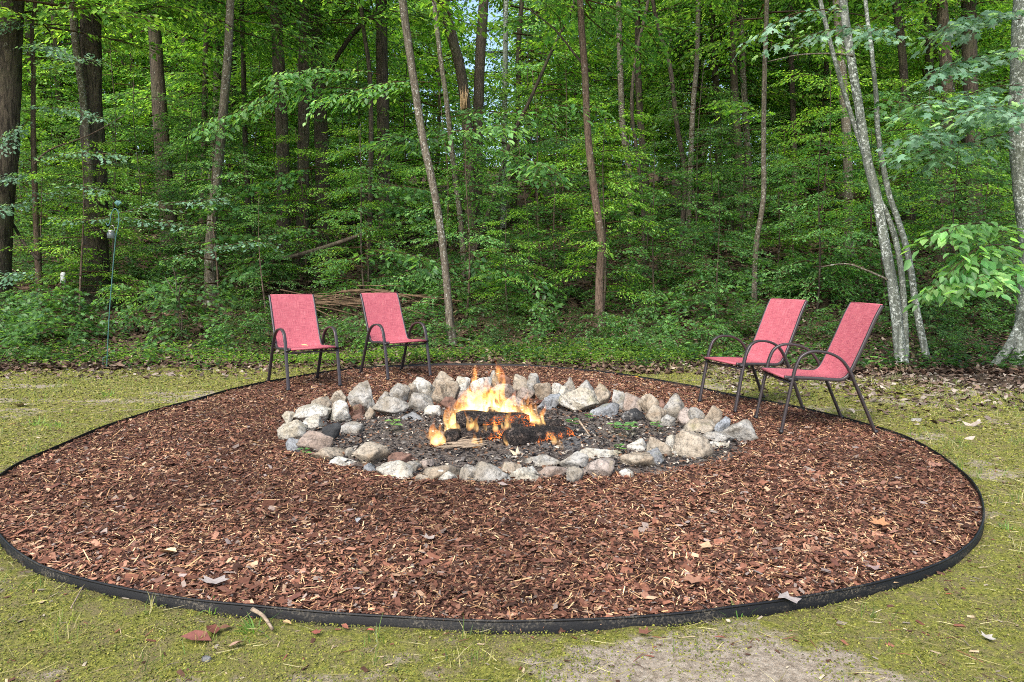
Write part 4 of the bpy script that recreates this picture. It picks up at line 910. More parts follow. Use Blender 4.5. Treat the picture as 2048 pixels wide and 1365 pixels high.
for bx4, tn, lb, up in [
 ((1135, 565, 1280, 648), 't', 'rounded tan grey stone touching the front leg of the second red chair', 60),
 ((1270, 600, 1365, 682), 'w', 'small pale stone on the back rim right of the tan one by the chair leg', 40),
 ((1000, 605, 1145, 692), 'w', 'pale stone with a shadowed underside just left of the chair leg', 70),
 ((1115, 640, 1225, 742), 't', 'tan wedge shaped stone below the rounded tan grey one', 40),
 ((1208, 630, 1302, 724), 't', 'brown tan stone leaning right of the tan wedge', 50),
 ((1370, 600, 1500, 674), 'w', 'long cream stone on the back rim behind the left flame tip', 50),
 ((1285, 682, 1410, 772), 'p', 'pinkish block behind the left side of the fire', 20),
 ((1185, 724, 1292, 806), 'r', 'dark reddish stone just left of the fire at the back', 10),
 ((845, 638, 990, 742), 'g', 'large grey stone on the back left rim right of the tall pale one', 70),
 ((790, 690, 890, 757), 'g', 'smaller grey stone at the left foot of the large grey one', 60),
 ((978, 645, 1042, 717), 't', 'little brown stone wedged between two pale ones at the back left', 70),
 ((612, 625, 785, 782), 'g', 'tallest upright pale stone on the back left rim', 60),
 ((490, 680, 605, 759), 't', 'tan grey stone left of the tallest upright stone', 70),
 ((365, 718, 512, 808), 't', 'dull tan stone at the outer back left of the ring', 60),
 ((762, 723, 982, 857), 'g', 'long grey slab leaning inside the back left wall', 0),
 ((985, 698, 1140, 820), 'g', 'broad pale grey stone right of the long grey slab', 10),
 ((1085, 778, 1185, 864), 'w', 'small whitish stone low in the wall left of the fire', 0),
 ((943, 820, 1075, 887), 'b', 'low blue grey stone at the foot of the back wall left of the fire', 0),
 ((485, 745, 628, 894), 'w', 'big rough cream stone below the tan grey one', 0),
 ((258, 778, 485, 892), 'w', 'broad flat white stone on the left end of the ring', 20),
 ((635, 768, 707, 830), 'r', 'small brown stone below the tallest upright stone', 30),
 ((622, 826, 717, 884), 'r', 'reddish brown stone low inside the left wall', 0),
 ((710, 785, 777, 877), 't', 'small upright tan stone at the left foot of the long slab', 0),
 ((203, 812, 278, 882), 'w', 'small whitish stone at the far left of the ring', 20),
 ((332, 838, 450, 944), 'w', 'cream block in front of the broad flat white stone', 0),
 ((520, 880, 702, 967), 'g', 'smooth low grey stone lying inside the left of the ring', 0),
 ((445, 888, 562, 1015), 'c', 'half charred black and grey stone at the inner left', 0),
 ((168, 866, 352, 1010), 'w', 'white stone spotted with black lichen at the left end', 0),
 ((218, 978, 328, 1072), 'b', 'blue grey stone under the lichen spotted white one', 0),
 ((305, 933, 520, 1080), 'p', 'large pale pinkish stone at the front left curve', 0),
 ((390, 1028, 627, 1125), 't', 'wide low tan stone in the front left curve', 0),
 ((495, 1095, 662, 1162), 'w', 'pale flat stone in front of the wide low tan one', 0),
 ((590, 1033, 662, 1112), 'g', 'narrow grey stone tucked left of the big tan boulder', 10),
 ((643, 1016, 860, 1164), 't', 'big rounded tan boulder at the front left', 0),
 ((705, 1150, 792, 1202), 'b', 'small dark stone under the big tan boulder', 0),
 ((788, 1118, 1012, 1252), 'w', 'large rough cream stone in the front row left of the middle', 0),
 ((858, 1076, 1027, 1162), 'r', 'flat reddish brown stone behind the rough cream one', 0),
 ((963, 1120, 1060, 1210), 'g', 'pointed grey stone at the right shoulder of the rough cream one', 0),
 ((1035, 1110, 1144, 1192), 'p', 'brownish pink stone facing the ashes at the front', 0),
 ((1078, 1143, 1297, 1242), 't', 'long tan stone behind the chalky white block', 20),
 ((1143, 1170, 1289, 1264), 'w', 'chalky white block in the front row', 0),
 ((1023, 1198, 1117, 1264), 't', 'small tan wedge left of the chalky white block', 0),
 ((1293, 1143, 1467, 1262), 'g', 'pyramid shaped grey stone in the front row', 0),
 ((1373, 1118, 1592, 1252), 'g', 'broad pitted grey stone right of the pyramid shaped one', 20),
 ((1560, 1235, 1630, 1268), 'g', 'tiny grey stone at the front foot of the broad pitted one', 0)]:
    stone(bx4, tn, lb, O1, up)
for bx4, tn, lb, up in [
 ((-2, 586, 72, 644), 'r', 'small brown stone on the back rim behind the tallest flame', 50),
 ((-60, 560, 2, 640), 'g', 'grey stone on the back rim seen through the flames', 60),
 ((-55, 640, 100, 732), 'p', 'pinkish tan stone behind the middle of the fire', 20),
 ((68, 588, 187, 670), 't', 'rounded tan stone on the back rim right of the flames', 60),
 ((160, 580, 252, 670), 'g', 'thin grey slab tilted on the back rim', 60),
 ((96, 660, 227, 724), 'p', 'mottled pinkish stone under the rounded tan one', 30),
 ((30, 715, 160, 800), 'p', 'brownish stone behind the right side of the fire', 0),
 ((210, 633, 327, 710), 't', 'tan stone just right of the tilted grey slab', 50),
 ((232, 708, 372, 814), 'b', 'blocky light grey stone right of the fire', 0),
 ((308, 636, 387, 707), 'w', 'whitish grey stone left of the largest boulder, upper row', 50),
 ((380, 600, 477, 664), 'g', 'grey white stone topping the wall above the largest boulder', 90),
 ((358, 656, 427, 742), 'w', 'narrow white stone at the left shoulder of the largest boulder', 50),
 ((370, 663, 604, 838), 'w', 'largest cracked whitish boulder in the back right wall', 0),
 ((473, 623, 610, 690), 'g', 'flat grey stone resting behind the largest boulder', 100),
 ((576, 643, 687, 772), 't', 'brown grey rounded stone right of the largest boulder', 30),
 ((560, 760, 734, 864), 'b', 'blue and white mottled stone below the brown grey one', 0),
 ((693, 678, 780, 792), 'g', 'upright grey stone between the brown grey and pinkish ones', 40),
 ((760, 701, 894, 807), 'p', 'pinkish grey stone in the back right wall', 30),
 ((868, 704, 990, 802), 't', 'greenish tan stone above the smooth oval one', 50),
 ((748, 798, 907, 894), 'c', 'white stone with a scorched blue black side', 0),
 ((901, 764, 1034, 904), 't', 'smooth oval tan stone standing on end', 0),
 ((998, 706, 1147, 852), 'g', 'light grey pointed stone right of the smooth oval one', 30),
 ((983, 743, 1034, 794), 'r', 'little brown stone left of the pointed grey one', 60),
 ((998, 838, 1090, 937), 'g', 'grey stone with yellow lichen below the pointed one', 0),
 ((1098, 794, 1207, 895), 'p', 'pink tan stone on the right side wall', 20),
 ((1173, 788, 1272, 874), 'g', 'rough grey stone between the pink tan and the cut tan ones', 50),
 ((1258, 776, 1372, 902), 't', 'tan stone with a flat cut face on the outer right', 30),
 ((1332, 846, 1425, 955), 'b', 'bluish white stone right of the cut tan one', 30),
 ((1378, 866, 1570, 1017), 'g', 'big light grey ridge shaped stone at the right end', 0),
 ((1148, 858, 1334, 962), 't', 'brownish triangular stone inside the right side wall', 10),
 ((1272, 948, 1467, 1022), 'g', 'flat grey stone in front of the ridge shaped one', 10),
 ((1288, 1003, 1422, 1057), 'w', 'pale low stone at the outer front right', 0),
 ((1083, 933, 1307, 1127), 't', 'huge cream boulder at the front right', 0),
 ((1028, 956, 1113, 1062), 'w', 'cream stone half hidden left of the huge cream boulder', 20),
 ((916, 970, 1060, 1112), 't', 'rounded tan stone left of the huge cream boulder', 0),
 ((790, 988, 924, 1082), 'w', 'white mottled stone left of the rounded tan one', 0),
 ((906, 1048, 1014, 1162), 'b', 'grey upright stone in front of the rounded tan one', 0),
 ((746, 1073, 957, 1187), 't', 'brown tan slab in the front right row', 0),
 ((488, 1040, 750, 1132), 'w', 'long white streaked stone behind the front right row', 0),
 ((513, 1103, 707, 1237), 'p', 'angular tan grey stone with a split face, front right row', 0),
 ((373, 1068, 542, 1192), 'g', 'rounded smooth grey stone in the front row', 0),
 ((158, 1083, 387, 1172), 'g', 'wide grey stone with a brown hollow facing the ashes', 10),
 ((243, 1148, 422, 1242), 'p', 'pinkish cream stone in front of the wide grey one', 0),
 ((413, 1160, 517, 1277), 'g', 'upright grey stone at the very front right of the middle', 0),
 ((22, 1158, 267, 1264), 'w', 'wide white stone in the middle of the front row', 0),
 ((-10, 1126, 132, 1207), 't', 'tan stone behind the wide white one in the middle', 10),
 ((743, 1173, 827, 1244), 'w', 'small grey white stone set out in front of the brown tan slab', 0),
 ((1053, 1058, 1104, 1112), 'g', 'small grey stone left of the foot of the huge boulder', 0)]:
    stone(bx4, tn, lb, O2, up)
def loose(px, py, w, h, tone, label):
    X, Y, z = att(px, py); v, t = stone_verts(int(px * 3 + py)); a = Acc(); a.add(v * np.array([w, w * .7, h]), None, t); o = a.obj('stone', STONE[tone], None, True, False)
    o.location = (X, Y, z + h * .25); tag(o, label, 'stone')
loose(236, 652, .30, .12, 'g', 'flat grey stone lying in the leaves behind the shepherd hook')
loose(1832, 842, .10, .03, 'g', 'small grey pebble in the moss right of the fourth red chair')
loose(412, 1334, .035, .02, 'b', 'tiny blue grey pebble at the bottom left of the moss')

# ------------------------------------------------------------------ chairs
def arc_loop(P, n=6): return catmull(np.array([(0, y, z) for y, z in P]), n)
LOOP = [(.328, 0), (.285, .20), (.245, .38), (.220, .48), (.180, .565), (.110, .605), (.03, .607), (-.05, .590), (-.12, .550), (-.170, .490), (-.210, .410), (-.290, .22), (-.379, 0)]
RAIL = [(.290, .412), (.20, .408), (.05, .402), (-.06, .394), (-.125, .392), (-.170, .408), (-.205, .45), (-.260, .56), (-.330, .71), (-.395, .855), (-.447, .951)]
def chair_meshes():
    me = {}
    L = arc_loop(LOOP); 
    me['arm_frame'] = ribbon_section(L, .034, .020).mesh('arm_frame', M['metal'], True, False)
    R = arc_loop(RAIL); me['side_rail'] = ribbon_section(R, .022, .026).mesh('side_rail', M['metal'], True, False)
    R2 = catmull(np.array([(0, y, z) for y, z in RAIL[1:]]), 6); R2 = np.concatenate([[(0, .300, .412)], R2]) if False else arc_loop(RAIL)
    nx_ = 12; V = []; uv = []; W = .236; n = len(R2); T = np.gradient(R2, axis=0); T /= np.linalg.norm(T, axis=1)[:, None]; Nn = np.stack([0 * T[:, 0], T[:, 2], -T[:, 1]], -1)
    s = np.concatenate([[0], np.cumsum(np.linalg.norm(np.diff(R2, axis=0), axis=1))])
    A = Acc(); 
    for side in (0, 1):
        for i in range(n):
            for j in range(nx_ + 1):
                u = j / nx_ * 2 - 1; sag = -.010 * (1 - u * u) * math.sin(PI * min(1, max(0, s[i] / s[-1]))) 
                p = R2[i] + np.array([u * W, 0, 0]) + np.array([0, 0, 1.]) * 0 ; up = np.array([0, T[i][2], -T[i][1]]); up = -up if up[2] < 0 and i < 6 else up
                nrm_ = np.cross(np.array([1., 0, 0]), -T[i]); nrm_ /= np.linalg.norm(nrm_)
                V.append(p + nrm_ * (.009 + sag - side * .003)); uv.append((j / nx_ * .5, s[i]))
    m = nx_ + 1; V = np.array(V); q = []
    for side in (0, 1):
        o = side * n * m
        for i in range(n - 1):
            for j in range(nx_):
                f = (o + i * m + j, o + i * m + j + 1, o + (i + 1) * m + j + 1, o + (i + 1) * m + j); q.append(f if side else f[::-1])
    A.add(V, q); mm = A.mesh('sling', M['fabric'], True, False); ul = mm.uv_layers.new(name='UVMap'); li = np.zeros(len(mm.loops), np.int32); mm.loops.foreach_get('vertex_index', li)
    ul.data.foreach_set('uv', np.array(uv, np.float32)[li].ravel()); me['sling'] = mm
    # hem folded over at the two ends of the sling
    for nm, idx in (('seat_hem', 0), ('back_hem', -1)):
        p = R2[idx]; P = np.array([(-W, p[1], p[2]), (W, p[1], p[2])]); me[nm] = tube(P, .010, 8).mesh(nm, M['fabric'], True, False)
    P = np.array([(-.272, .246, .372), (.272, .246, .372)]); me['front_crossbar'] = ribbon_section(P, .03, .016, (0, 1, 0)).mesh('front_crossbar', M['metal'], True, False)
    P = np.array([(-.272, -.214, .398), (.272, -.214, .398)]); me['rear_crossbar'] = ribbon_section(P, .026, .016, (0, 0, 1)).mesh('rear_crossbar', M['metal'], True, False)
    a = Acc(); v, t = ico(2); 
    P = np.array([(0, 0, -.004), (0, -.002, .022)]); me['foot_cap'] = ribbon_section(P, .040, .026).mesh('foot_cap', M['cap'], True, False)
    # moulded clip that holds rail to arm
    P = np.array([(0, .20, .400), (0, .27, .404)]); me['clip'] = ribbon_section(P, .05, .024).mesh('clip', M['cap'], True, False)
    return me
CM = chair_meshes()
def put_chair(x, y, a, label):
    # local +y faces forward
    r = empty('patio_chair', (x, y, float(mz(np.array(x), np.array(y))) + .004), a - PI / 2, label, 'chair', 'red sling patio chairs around the fire')
    meshobj('sling', CM['sling'], r); meshobj('seat_hem', CM['seat_hem'], r); meshobj('back_hem', CM['back_hem'], r)
    for s in (-1, 1):
        meshobj('side_rail', CM['side_rail'], r).location = (s * .246, 0, 0)
        f = meshobj('arm_frame', CM['arm_frame'], r); f.location = (s * .274, 0, 0)
        for yy in (.328, -.379): meshobj('foot_cap', CM['foot_cap'], f).location = (0, yy, 0)
        meshobj('clip', CM['clip'], r).location = (s * .258, 0, -.004)
    meshobj('front_crossbar', CM['front_crossbar'], r); meshobj('rear_crossbar', CM['rear_crossbar'], r)
    return r
CA = put_chair(-2.238, 7.746, -.967, 'red mesh patio chair farthest left, with a yellow leaf on its seat')
CB = put_chair(-1.371, 8.507, -.924, 'red mesh patio chair second from the left, its seat empty')
CC = put_chair(2.15, 6.561, 3.455, 'red mesh patio chair right of the fire, partly behind the arms of the nearer one')
CD = put_chair(2.338, 5.648, 3.144, 'nearest red mesh patio chair, at the right, seen side on in full')
# leaf lying on the first seat
def dead_leaf(loc, L, rz, col, label, name='fallen_leaf', star=False, tilt=0.15):
    a = Acc(); v, q, t = (STARV * L, None, START) if star else (OV * np.array([L, L * .9, L * 1.2]), OVQ, None)
    v = v + rng.normal(0, L * .03, v.shape); a.add(v, q, t, S(col)[:3]); o = a.obj(name, M['litter'], None, False); o.location = loc; o.rotation_euler = (tilt, tilt * .6, rz); tag(o, label, 'leaf'); return o
p = CA.matrix_world
bpy.context.view_layer.update()
dead_leaf(tuple(CA.matrix_world @ Vector((.03, .10, .428))), .085, .4, (222, 190, 130), 'pale yellow leaf lying on the seat of the leftmost chair')
def on_bed(px, py): X, Y, z = atz(px, py, .05); return (X, Y, float(mz(np.array(X), np.array(Y))) + .026)
for px, py, L, c, st_, lb in [(425, 1160, .12, (170, 158, 150), True, 'curled grey dead leaf on the mulch near the lower left edging'), (1572, 1190, .10, (158, 148, 142), True, 'pale lobed dead leaf on the mulch by the lower right edging'),
     (1758, 1040, .10, (172, 124, 88), True, 'tan ribbed dead leaf on the right part of the mulch'), (1414, 1092, .09, (196, 160, 126), True, 'light tan crumpled leaf on the mulch right of the middle'),
     (336, 1099, .10, (214, 190, 150), False, 'pale wood flake lying on the mulch at the left'), (1388, 1158, .09, (150, 110, 88), True, 'brown crumpled leaf on the mulch at the lower right'),
     (716, 1034, .06, (150, 150, 150), False, 'small blue grey leaf on the mulch below the front stones'), (1274, 753, .06, (222, 164, 50), False, 'orange yellow leaf on the far mulch behind the ring'), (1745, 1132, .08, (156, 132, 128), True, 'mauve grey leaf on the mulch near the right edging'),
     (855, 1070, .07, (164, 150, 140), True, 'small grey crumpled leaf on the mulch left of the middle')]:
    dead_leaf(on_bed(px, py), L, px * .7, c, lb, star=st_)
def on_ground(px, py, dz=.015): X, Y, z = atz(px, py, 0); return (X, Y, float(TZ(X, Y)) + dz)
for px, py, L, c, st_, lb in [(395, 1285, .10, (122, 76, 66), False, 'dark red curled bark flake on the moss at the bottom left'), (425, 1268, .09, (104, 60, 48), False, 'second curled bark flake touching the dark red one, bottom left'), (472, 1295, .05, (158, 128, 108), False, 'small tan leaf on the moss below the grass tuft'),
     (1898, 1197, .03, (160, 84, 60), False, 'small red brown bark chip on the moss at the lower right'), (1440, 1285, .04, (140, 84, 66), False, 'red brown bark chip on the bare soil at the bottom'), (140, 985, .08, (160, 140, 130), True, 'grey brown leaf on the moss near the left edging') if False else (40, 815, .14, (176, 160, 150), True, 'grey dead leaf on the moss at the far left'),
     (1975, 1285, .05, (166, 160, 150), True, 'pale grey leaf on the moss at the lower right corner'), (740, 1270, .04, (168, 90, 76), False, 'small reddish bark chip on the moss at the bottom middle'), (450, 1262, .05, (120, 84, 64), False, 'narrow brown bark flake on the moss just left of the grass tuft'), (574, 1252, .035, (176, 146, 104), False, 'small tan wood chip just right of the grass tuft'), (634, 1274, .04, (132, 76, 62), True, 'crumpled red brown scrap right of the grass tuft'), (690, 1262, .035, (134, 84, 66), False, 'brown bark chip close under the edging, lower middle left'), (1290, 1275, .05, (112, 74, 58), True, 'dark brown bark scrap on the bare soil at the bottom')]:
    dead_leaf(on_ground(px, py), L, px * .7, c, lb, star=st_)
# bigger stick on the grass tuft and the tuft itself
def stick(p0, p1, r, mat, label, name='stick', cat='stick', bend=.0):
    P = np.array([p0, tuple((np.array(p0) + np.array(p1)) / 2 + np.array([0, bend, bend * .5])), p1]); c = P.mean(0); P = catmull(P, 4) - c
    o = tube(P, np.linspace(r, r * .7, len(P)), 7, rough=.15, seed=int(abs(p0[0] * 99)), ref=(0, .3, 1)).obj(name, M[mat], None, True, False); o.location = tuple(c); tag(o, label, cat); return o
stick(on_ground(505, 1235, .03), on_ground(545, 1270, .02), .008, 'chipwood' if 'chipwood' in M else 'oldwood', 'stout tan piece of wood lying across the grass tuft', bend=.01)
stick(on_ground(142, 1222, .01), on_ground(166, 1182, .015), .003, 'oldwood', 'thin straw coloured stick on the moss beside the lower left edging')
def tuft(px, py, n, h, label, spread=.05, w=.006):
    X, Y, z = on_ground(px, py, 0); a = Acc(); an = rng.uniform(0, 6.28, n); r = rng.uniform(0, spread, n)
    col = leafcol(n, [(110, 152, 70), (92, 134, 60), (128, 164, 86)])
    scatter(a, BL, BLQ, BLT, np.stack([r * np.cos(an), r * np.sin(an), 0 * r - .005], -1), np.stack([rng.uniform(.7, 1.2, n) * w, h * rng.uniform(.8, 1.6, n), h * rng.uniform(.3, 1, n)], -1), rot_mats(an - PI / 2 + rng.normal(0, .2, n), rng.normal(0, .1, n), rng.normal(-.5, .3, n)), col)
    o = a.obj('grass_tuft', M['leaf']); o.location = (X, Y, z); tag(o, label, 'grass tuft')
tuft(510, 1262, 34, .085, 'bright green crabgrass tuft in front of the lower left edging', .03)
tuft(425, 1215, 12, .07, 'small grass tuft against the edging left of the crabgrass')
tuft(215, 793, 40, .09, 'dark green grass tuft on the moss right of the far left lawn', .10)
tuft(75, 852, 40, .09, 'low dark grass tuft on the left lawn nearest the left border', .12)
tuft(120, 852, 40, .08, 'low dark grass tuft right of the one by the left border', .10)
tuft(1478, 1240, 10, .08, 'few upright grass blades just outside the edging at the lower right', .04, .004)
tuft(2015, 1060, 40, .06, 'fine grass tuft outside the edging at the right border', .05, .003)

# ------------------------------------------------------------------ the fire
def char_log(name, label, a, b_, r, mat, seed, cat='log', ends='char'):
    A0, B0 = np.array(a), np.array(b_); c = (A0 + B0) / 2; dv = B0 - A0; L = np.linalg.norm(dv)
    root = empty(name, tuple(c), 0, label, cat)
    d_ = Vector(dv / L); root.rotation_mode = 'QUATERNION'; root.rotation_quaternion = d_.to_track_quat('X', 'Z')
    P = np.stack([np.linspace(-L / 2, L / 2, 14), .006 * np.sin(np.linspace(0, 5, 14) + seed), .004 * np.cos(np.linspace(0, 4, 14))], -1)
    R = r * np.concatenate([[.72, .93], np.ones(10), [.95, .7]])
    tube(P, R, 16, rough=.12, seed=seed, ref=(0, 1, 0)).obj('charred_bark', M[mat], root, True, False)
    return root
def LP(px, py, Y): return aty(px, py, Y)
char_log('burning_log', 'black rounded log lying across the top of the fire', LP(912, 843, 5.36), LP(1058, 842, 5.40), .072, 'ember', 1)
char_log('burning_log', 'glowing log in the middle of the fire in front of the top one', LP(906, 878, 5.14), LP(1070, 860, 5.24), .062, 'ember', 2)
char_log('burning_log', 'thick charred log at the right of the fire pointing outward', LP(1012, 878, 4.98), LP(1142, 874, 5.30), .078, 'ember', 3)
char_log('burning_log', 'short squared log end at the left of the fire', LP(899, 878, 4.98), LP(918, 860, 5.40), .058, 'char', 4)
char_log('burning_log', 'brown log end standing up behind the top log', LP(978, 850, 5.56), LP(988, 818, 5.50), .055, 'char', 5)
char_log('burning_log', 'charred log lying low across the right back of the fire', LP(1050, 862, 5.45), LP(1122, 850, 5.70), .055, 'char', 6)
char_log('charred_log', 'short black log lying alone in the ashes right of the fire', LP(1149, 871, 5.38), LP(1198, 876, 5.30), .034, 'char', 7)
char_log('charred_log', 'low black log in the ash between the fire and the lone one', LP(1085, 892, 5.08), LP(1146, 884, 5.22), .038, 'char', 8)
stick(LP(1158, 842, 5.45), LP(1190, 886, 5.18), .008, 'oldwood', 'thin brown stick leaning over the short black log')
stick(LP(1160, 1010, 3.8), LP(1161, 1011, 3.8), .001, 'oldwood', 'x') if False else None
root = empty('splintered_wood', LP(935, 900, 4.95), 0, 'pile of grey splintered rotten wood in front of the fire', 'kindling'); lr = np.random.default_rng(8)
for i in range(16):
    x0 = lr.uniform(872, 925); y0 = 912 - lr.uniform(0, 18); L = lr.uniform(35, 80); Y = 4.78 + (912 - y0) * .012
    P = np.array([aty(x0, y0, Y), aty(x0 + L * .5, y0 - lr.uniform(3, 10), Y + .05), aty(x0 + L, y0 - lr.uniform(8, 24), Y + .1)]); P[:, 2] = np.clip(P[:, 2], .045, .13)
    P = catmull(P, 4) - np.array(root.location); tube(P, np.array([.35, .8, 1, 1.1, 1, .9, .8, .5, .2])[:len(P)] * lr.uniform(.006, .016), 6, rough=.3, seed=i, flat=.5).obj('splinter', M['oldwood'], root, False, False)
dead_leaf(LP(1036, 912, 4.72), .125, .3, (206, 180, 150), 'tan papery scrap leaning on the ash in front of the fire', 'dry_scrap', True, .5)
dead_leaf(LP(1020, 916, 4.66), .09, 1.2, (166, 168, 160), 'pale grey leaf beside the tan papery scrap', 'fallen_leaf', True, .2)
root = None
# seedlings in the ash
def seedling(px, py, s, label, n=6, tones=T_PALE):
    X, Y, z = atz(px, py, .04); a = Acc(); lr = np.random.default_rng(int(px)); an = np.arange(n) * 2.4; h = np.linspace(.4, 1, n) * s
    tube(np.array([(0, 0, -.02), (0, 0, s)]), .002, 4, a, TWIG, False)
    add_leaves(a, 'ovate', np.stack([0 * h, 0 * h, h], -1), np.stack([np.cos(an), np.sin(an), 0 * an + .1], -1), s * lr.uniform(.7, 1.1, n), leafcol(n, tones, lr), .2, lr)
    o = a.obj('seedling', M['leaf']); o.location = (X, Y, z); tag(o, label, 'seedling')
for px, py, s, lb in [(1146, 854, .06, 'small green seedling in the ash just right of the fire'), (1176, 840, .045, 'tiny seedling behind the one just right of the fire'), (1228, 862, .06, 'green seedling near the scorched white stone'), (1248, 868, .075, 'largest green seedling in the ash on the right'),
      (1262, 860, .055, 'green seedling right beside the largest one in the ash'), (1314, 860, .06, 'green seedling at the foot of the lichen spotted grey stone'), (1238, 904, .05, 'lone seedling by the white mottled front stone'), (786, 858, .07, 'green seedling in the ash left of the fire'), (609, 912, .05, 'tiny seedling between the pinkish and tan stones on the left')]:
    seedling(px, py, s, lb)
def mat_flame():
    t = NT('flame_glow'); t.out = t.out; gc_ = t.coord('Generated'); sep = t.a('ShaderNodeSeparateXYZ', {'Vector': gc_}); z = sep.outputs[2]; o = t.coord()
    n = t.noise(t.mapv(o, (1, 1, .45)), 22, 2, .5, 1.0)
    c = t.ramp(z, [(.0, (1, .36, .07, 1)), (.22, (1, .60, .22, 1)), (.5, (1, .46, .10, 1)), (.8, (1, .24, .03, 1)), (1, (1, .14, .01, 1))])
    s = t.ramp(z, [(0, G(.35)), (.2, G(1)), (.6, G(.6)), (1, G(.15))])
    nn = t.ramp(n, [(.42, G(0)), (.62, G(1))])
    st = t.mix(1.0, s, nn, 'MULTIPLY'); sc = t.a('ShaderNodeMath', {0: st, 1: 19.0}, operation='MULTIPLY').outputs[0]
    e = t.a('ShaderNodeEmission', {'Color': c, 'Strength': sc}); t.t.links.new(e.outputs[0], t.out.inputs['Volume']); return t.m
M['flame'] = mat_flame()
fr = empty('campfire_flames', LP(990, 880, 5.2), 0, 'yellow and orange flames rising from the logs in the stone ring', 'fire')
lr = np.random.default_rng(12)
for i, (bx_, by_, tx, ty, w, Y) in enumerate([(880, 893, 860, 838, 32, 4.93), (872, 893, 850, 856, 20, 4.93), (888, 890, 882, 836, 18, 5.0), (906, 878, 896, 796, 32, 5.1), (914, 868, 912, 780, 28, 5.28),
        (928, 852, 938, 764, 48, 5.25), (942, 850, 930, 752, 30, 5.3), (950, 850, 956, 722, 44, 5.3), (962, 848, 966, 742, 50, 5.32), (974, 848, 980, 752, 44, 5.3), (986, 846, 982, 736, 38, 5.3), (998, 845, 992, 716, 42, 5.28), (1012, 845, 1006, 762, 44, 5.25),
        (1030, 848, 1024, 776, 40, 5.25), (1046, 854, 1050, 774, 34, 5.3), (1064, 858, 1066, 784, 34, 5.3), (1080, 866, 1086, 802, 24, 5.3), (942, 864, 932, 812, 17, 5.03), (950, 866, 956, 826, 13, 5.03), (966, 868, 976, 824, 12, 5.03), (1010, 862, 1018, 806, 18, 5.03), (1018, 862, 1010, 824, 12, 5.03), (992, 866, 984, 826, 12, 5.03),
        (1098, 880, 1094, 840, 12, 4.95), (1110, 892, 1100, 850, 12, 4.9), (1126, 904, 1106, 862, 14, 4.85), (952, 898, 944, 856, 14, 4.93), (958, 897, 964, 866, 11, 4.93), (1014, 894, 1006, 862, 10, 4.92), (952, 780, 952, 716, 18, 5.3), (991, 775, 995, 712, 18, 5.3)]):
    Y += .22 if Y > 5.15 else 0; p0 = np.array(aty(bx_, by_, Y)); p1 = np.array(aty(tx, ty, Y)); L = np.linalg.norm(p1 - p0); N = 18; s = np.linspace(0, 1, N); ph = lr.uniform(0, 6)
    P = p0[None] * (1 - s)[:, None] + p1[None] * s[:, None]; P[:, 0] += .12 * L * np.sin(s * 6.5 + ph) * s ** 1.2; P[:, 1] += .08 * L * np.cos(s * 6 + ph) * s
    R = w / 2 * Y / F * (np.sin(PI * np.clip(s, 0, 1) ** .5) ** .9 * (1 - s) ** .45 * 1.15 + .015)
    tube(P - np.array(fr.location), R, 12, rough=.05, seed=i, flat=.7, ref=(1, 0, 0)).obj('flame_tongue', M['flame'], fr, True, False)

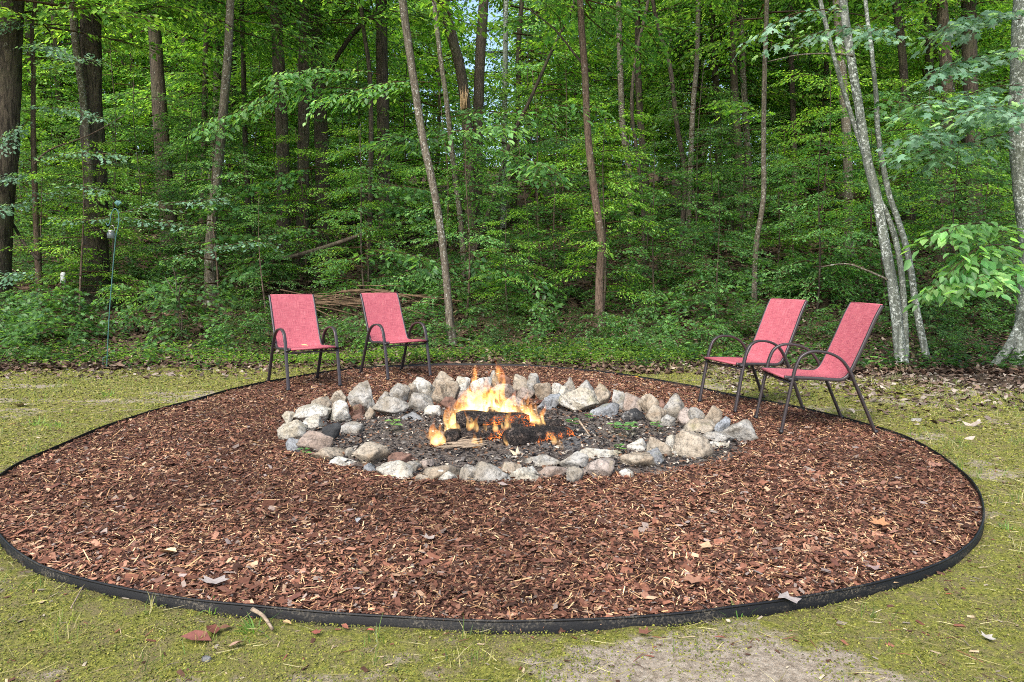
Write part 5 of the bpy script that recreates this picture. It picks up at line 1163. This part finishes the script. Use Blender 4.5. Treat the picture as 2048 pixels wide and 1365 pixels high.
# ------------------------------------------------------------------ shepherd hook with jar
Yh = F * H / (738 - HY); hb = aty(213, 738, Yh)
hk = empty('shepherd_hook', hb, 0, 'tall teal metal shepherd hook leaning at the left edge of the wood', 'hook')
P = [aty(x, y, Yh) for x, y in [(213, 748), (218, 640), (224, 560), (231, 480), (236, 455), (238, 438), (236, 424), (231, 418), (226, 421), (222, 432), (220, 445), (216, 452), (212, 446)]]
tube(catmull(np.array(P), 5) - np.array(hb), .0065, 8).obj('pole', M['teal'], hk, True, False)
P = [aty(x, y, Yh) for x, y in [(206, 724), (206, 716), (216, 714)]] + [tuple(np.array(aty(206, 745, Yh)))]
P = [aty(x, y, Yh) for x, y in [(207, 748), (206, 716), (217, 712)]]; tube(np.array(P) - np.array(hb), .006, 6).obj('foot_prong', M['teal'], hk, True, False)
A = Acc(); c = np.array(aty(236, 409, Yh)) - np.array(hb)
for a in np.linspace(-1.1, 1.1, 7):
    dd = np.array([math.sin(a), 0, math.cos(a)]); L = .055
    tube(np.array([c - [0, 0, .02], c + dd * L * .6, c + dd * L]), [.010, .012, .002], 6, A, flat=.6)
A.obj('finial', M['teal'], hk, True, False)
jb = np.array(aty(223, 470, Yh)); jr = empty('hanging_jar', tuple(jb), 0, 'glass jar with silver lid hanging from the teal shepherd hook', 'jar')
tube(np.array([(0, 0, -.045), (0, 0, -.04), (0, 0, .02), (0, 0, .035)]), [.048, .052, .052, .036], 16).obj('glass', M['glass'], jr, True, False)
tube(np.array([(0, 0, .036), (0, 0, .052)]), [.042, .040], 16).obj('lid', M['silver'], jr, True, False)
tube(catmull(np.array([(-.04, 0, .045), (-.02, 0, .10), (.01, 0, .12), (.03, 0, .10), (.04, 0, .045)]), 4), .002, 5).obj('wire_handle', M['silver'], jr, True, False)
for i, (x, y) in enumerate([(372, 640), (1460, 632)]):
    pass

# pale torn wood on the leaning brown trunk, and a small white thing low in the left wood
rt = TR['C5']; A = Acc(); lr = np.random.default_rng(3)
for i in range(7):
    p = np.array(aty(928 + lr.uniform(-5, 6), 205 + lr.uniform(0, 22), rt.location.y - .22)) - np.array(rt.location)
    tube(np.array([p, p + [lr.uniform(-.05, .05), 0, .25], p + [lr.uniform(-.10, .12), -.03, .55]]), [.03, .022, .004], 5, A)
o = A.obj('torn_wood', M['palewood'], rt, True, False)
wp = np.array(aty(126, 560, 13.2)); z0 = float(TZ(wp[0], wp[1])); wr = empty('white_feeder', (wp[0], wp[1], z0), 0, 'small white cylinder on a dark stake low between the two left trunks', 'feeder')
zz = wp[2] - z0
tube(np.array([(0, 0, -.1), (.01, 0, zz - .06)]), .008, 6).obj('stake', M['metal'], wr, True, False)
tube(np.array([(0, 0, zz - .06), (0, 0, zz - .05), (0, 0, zz + .12), (0, 0, zz + .14)]), [.035, .042, .042, .02], 12).obj('cylinder', M['white'], wr, True, False)
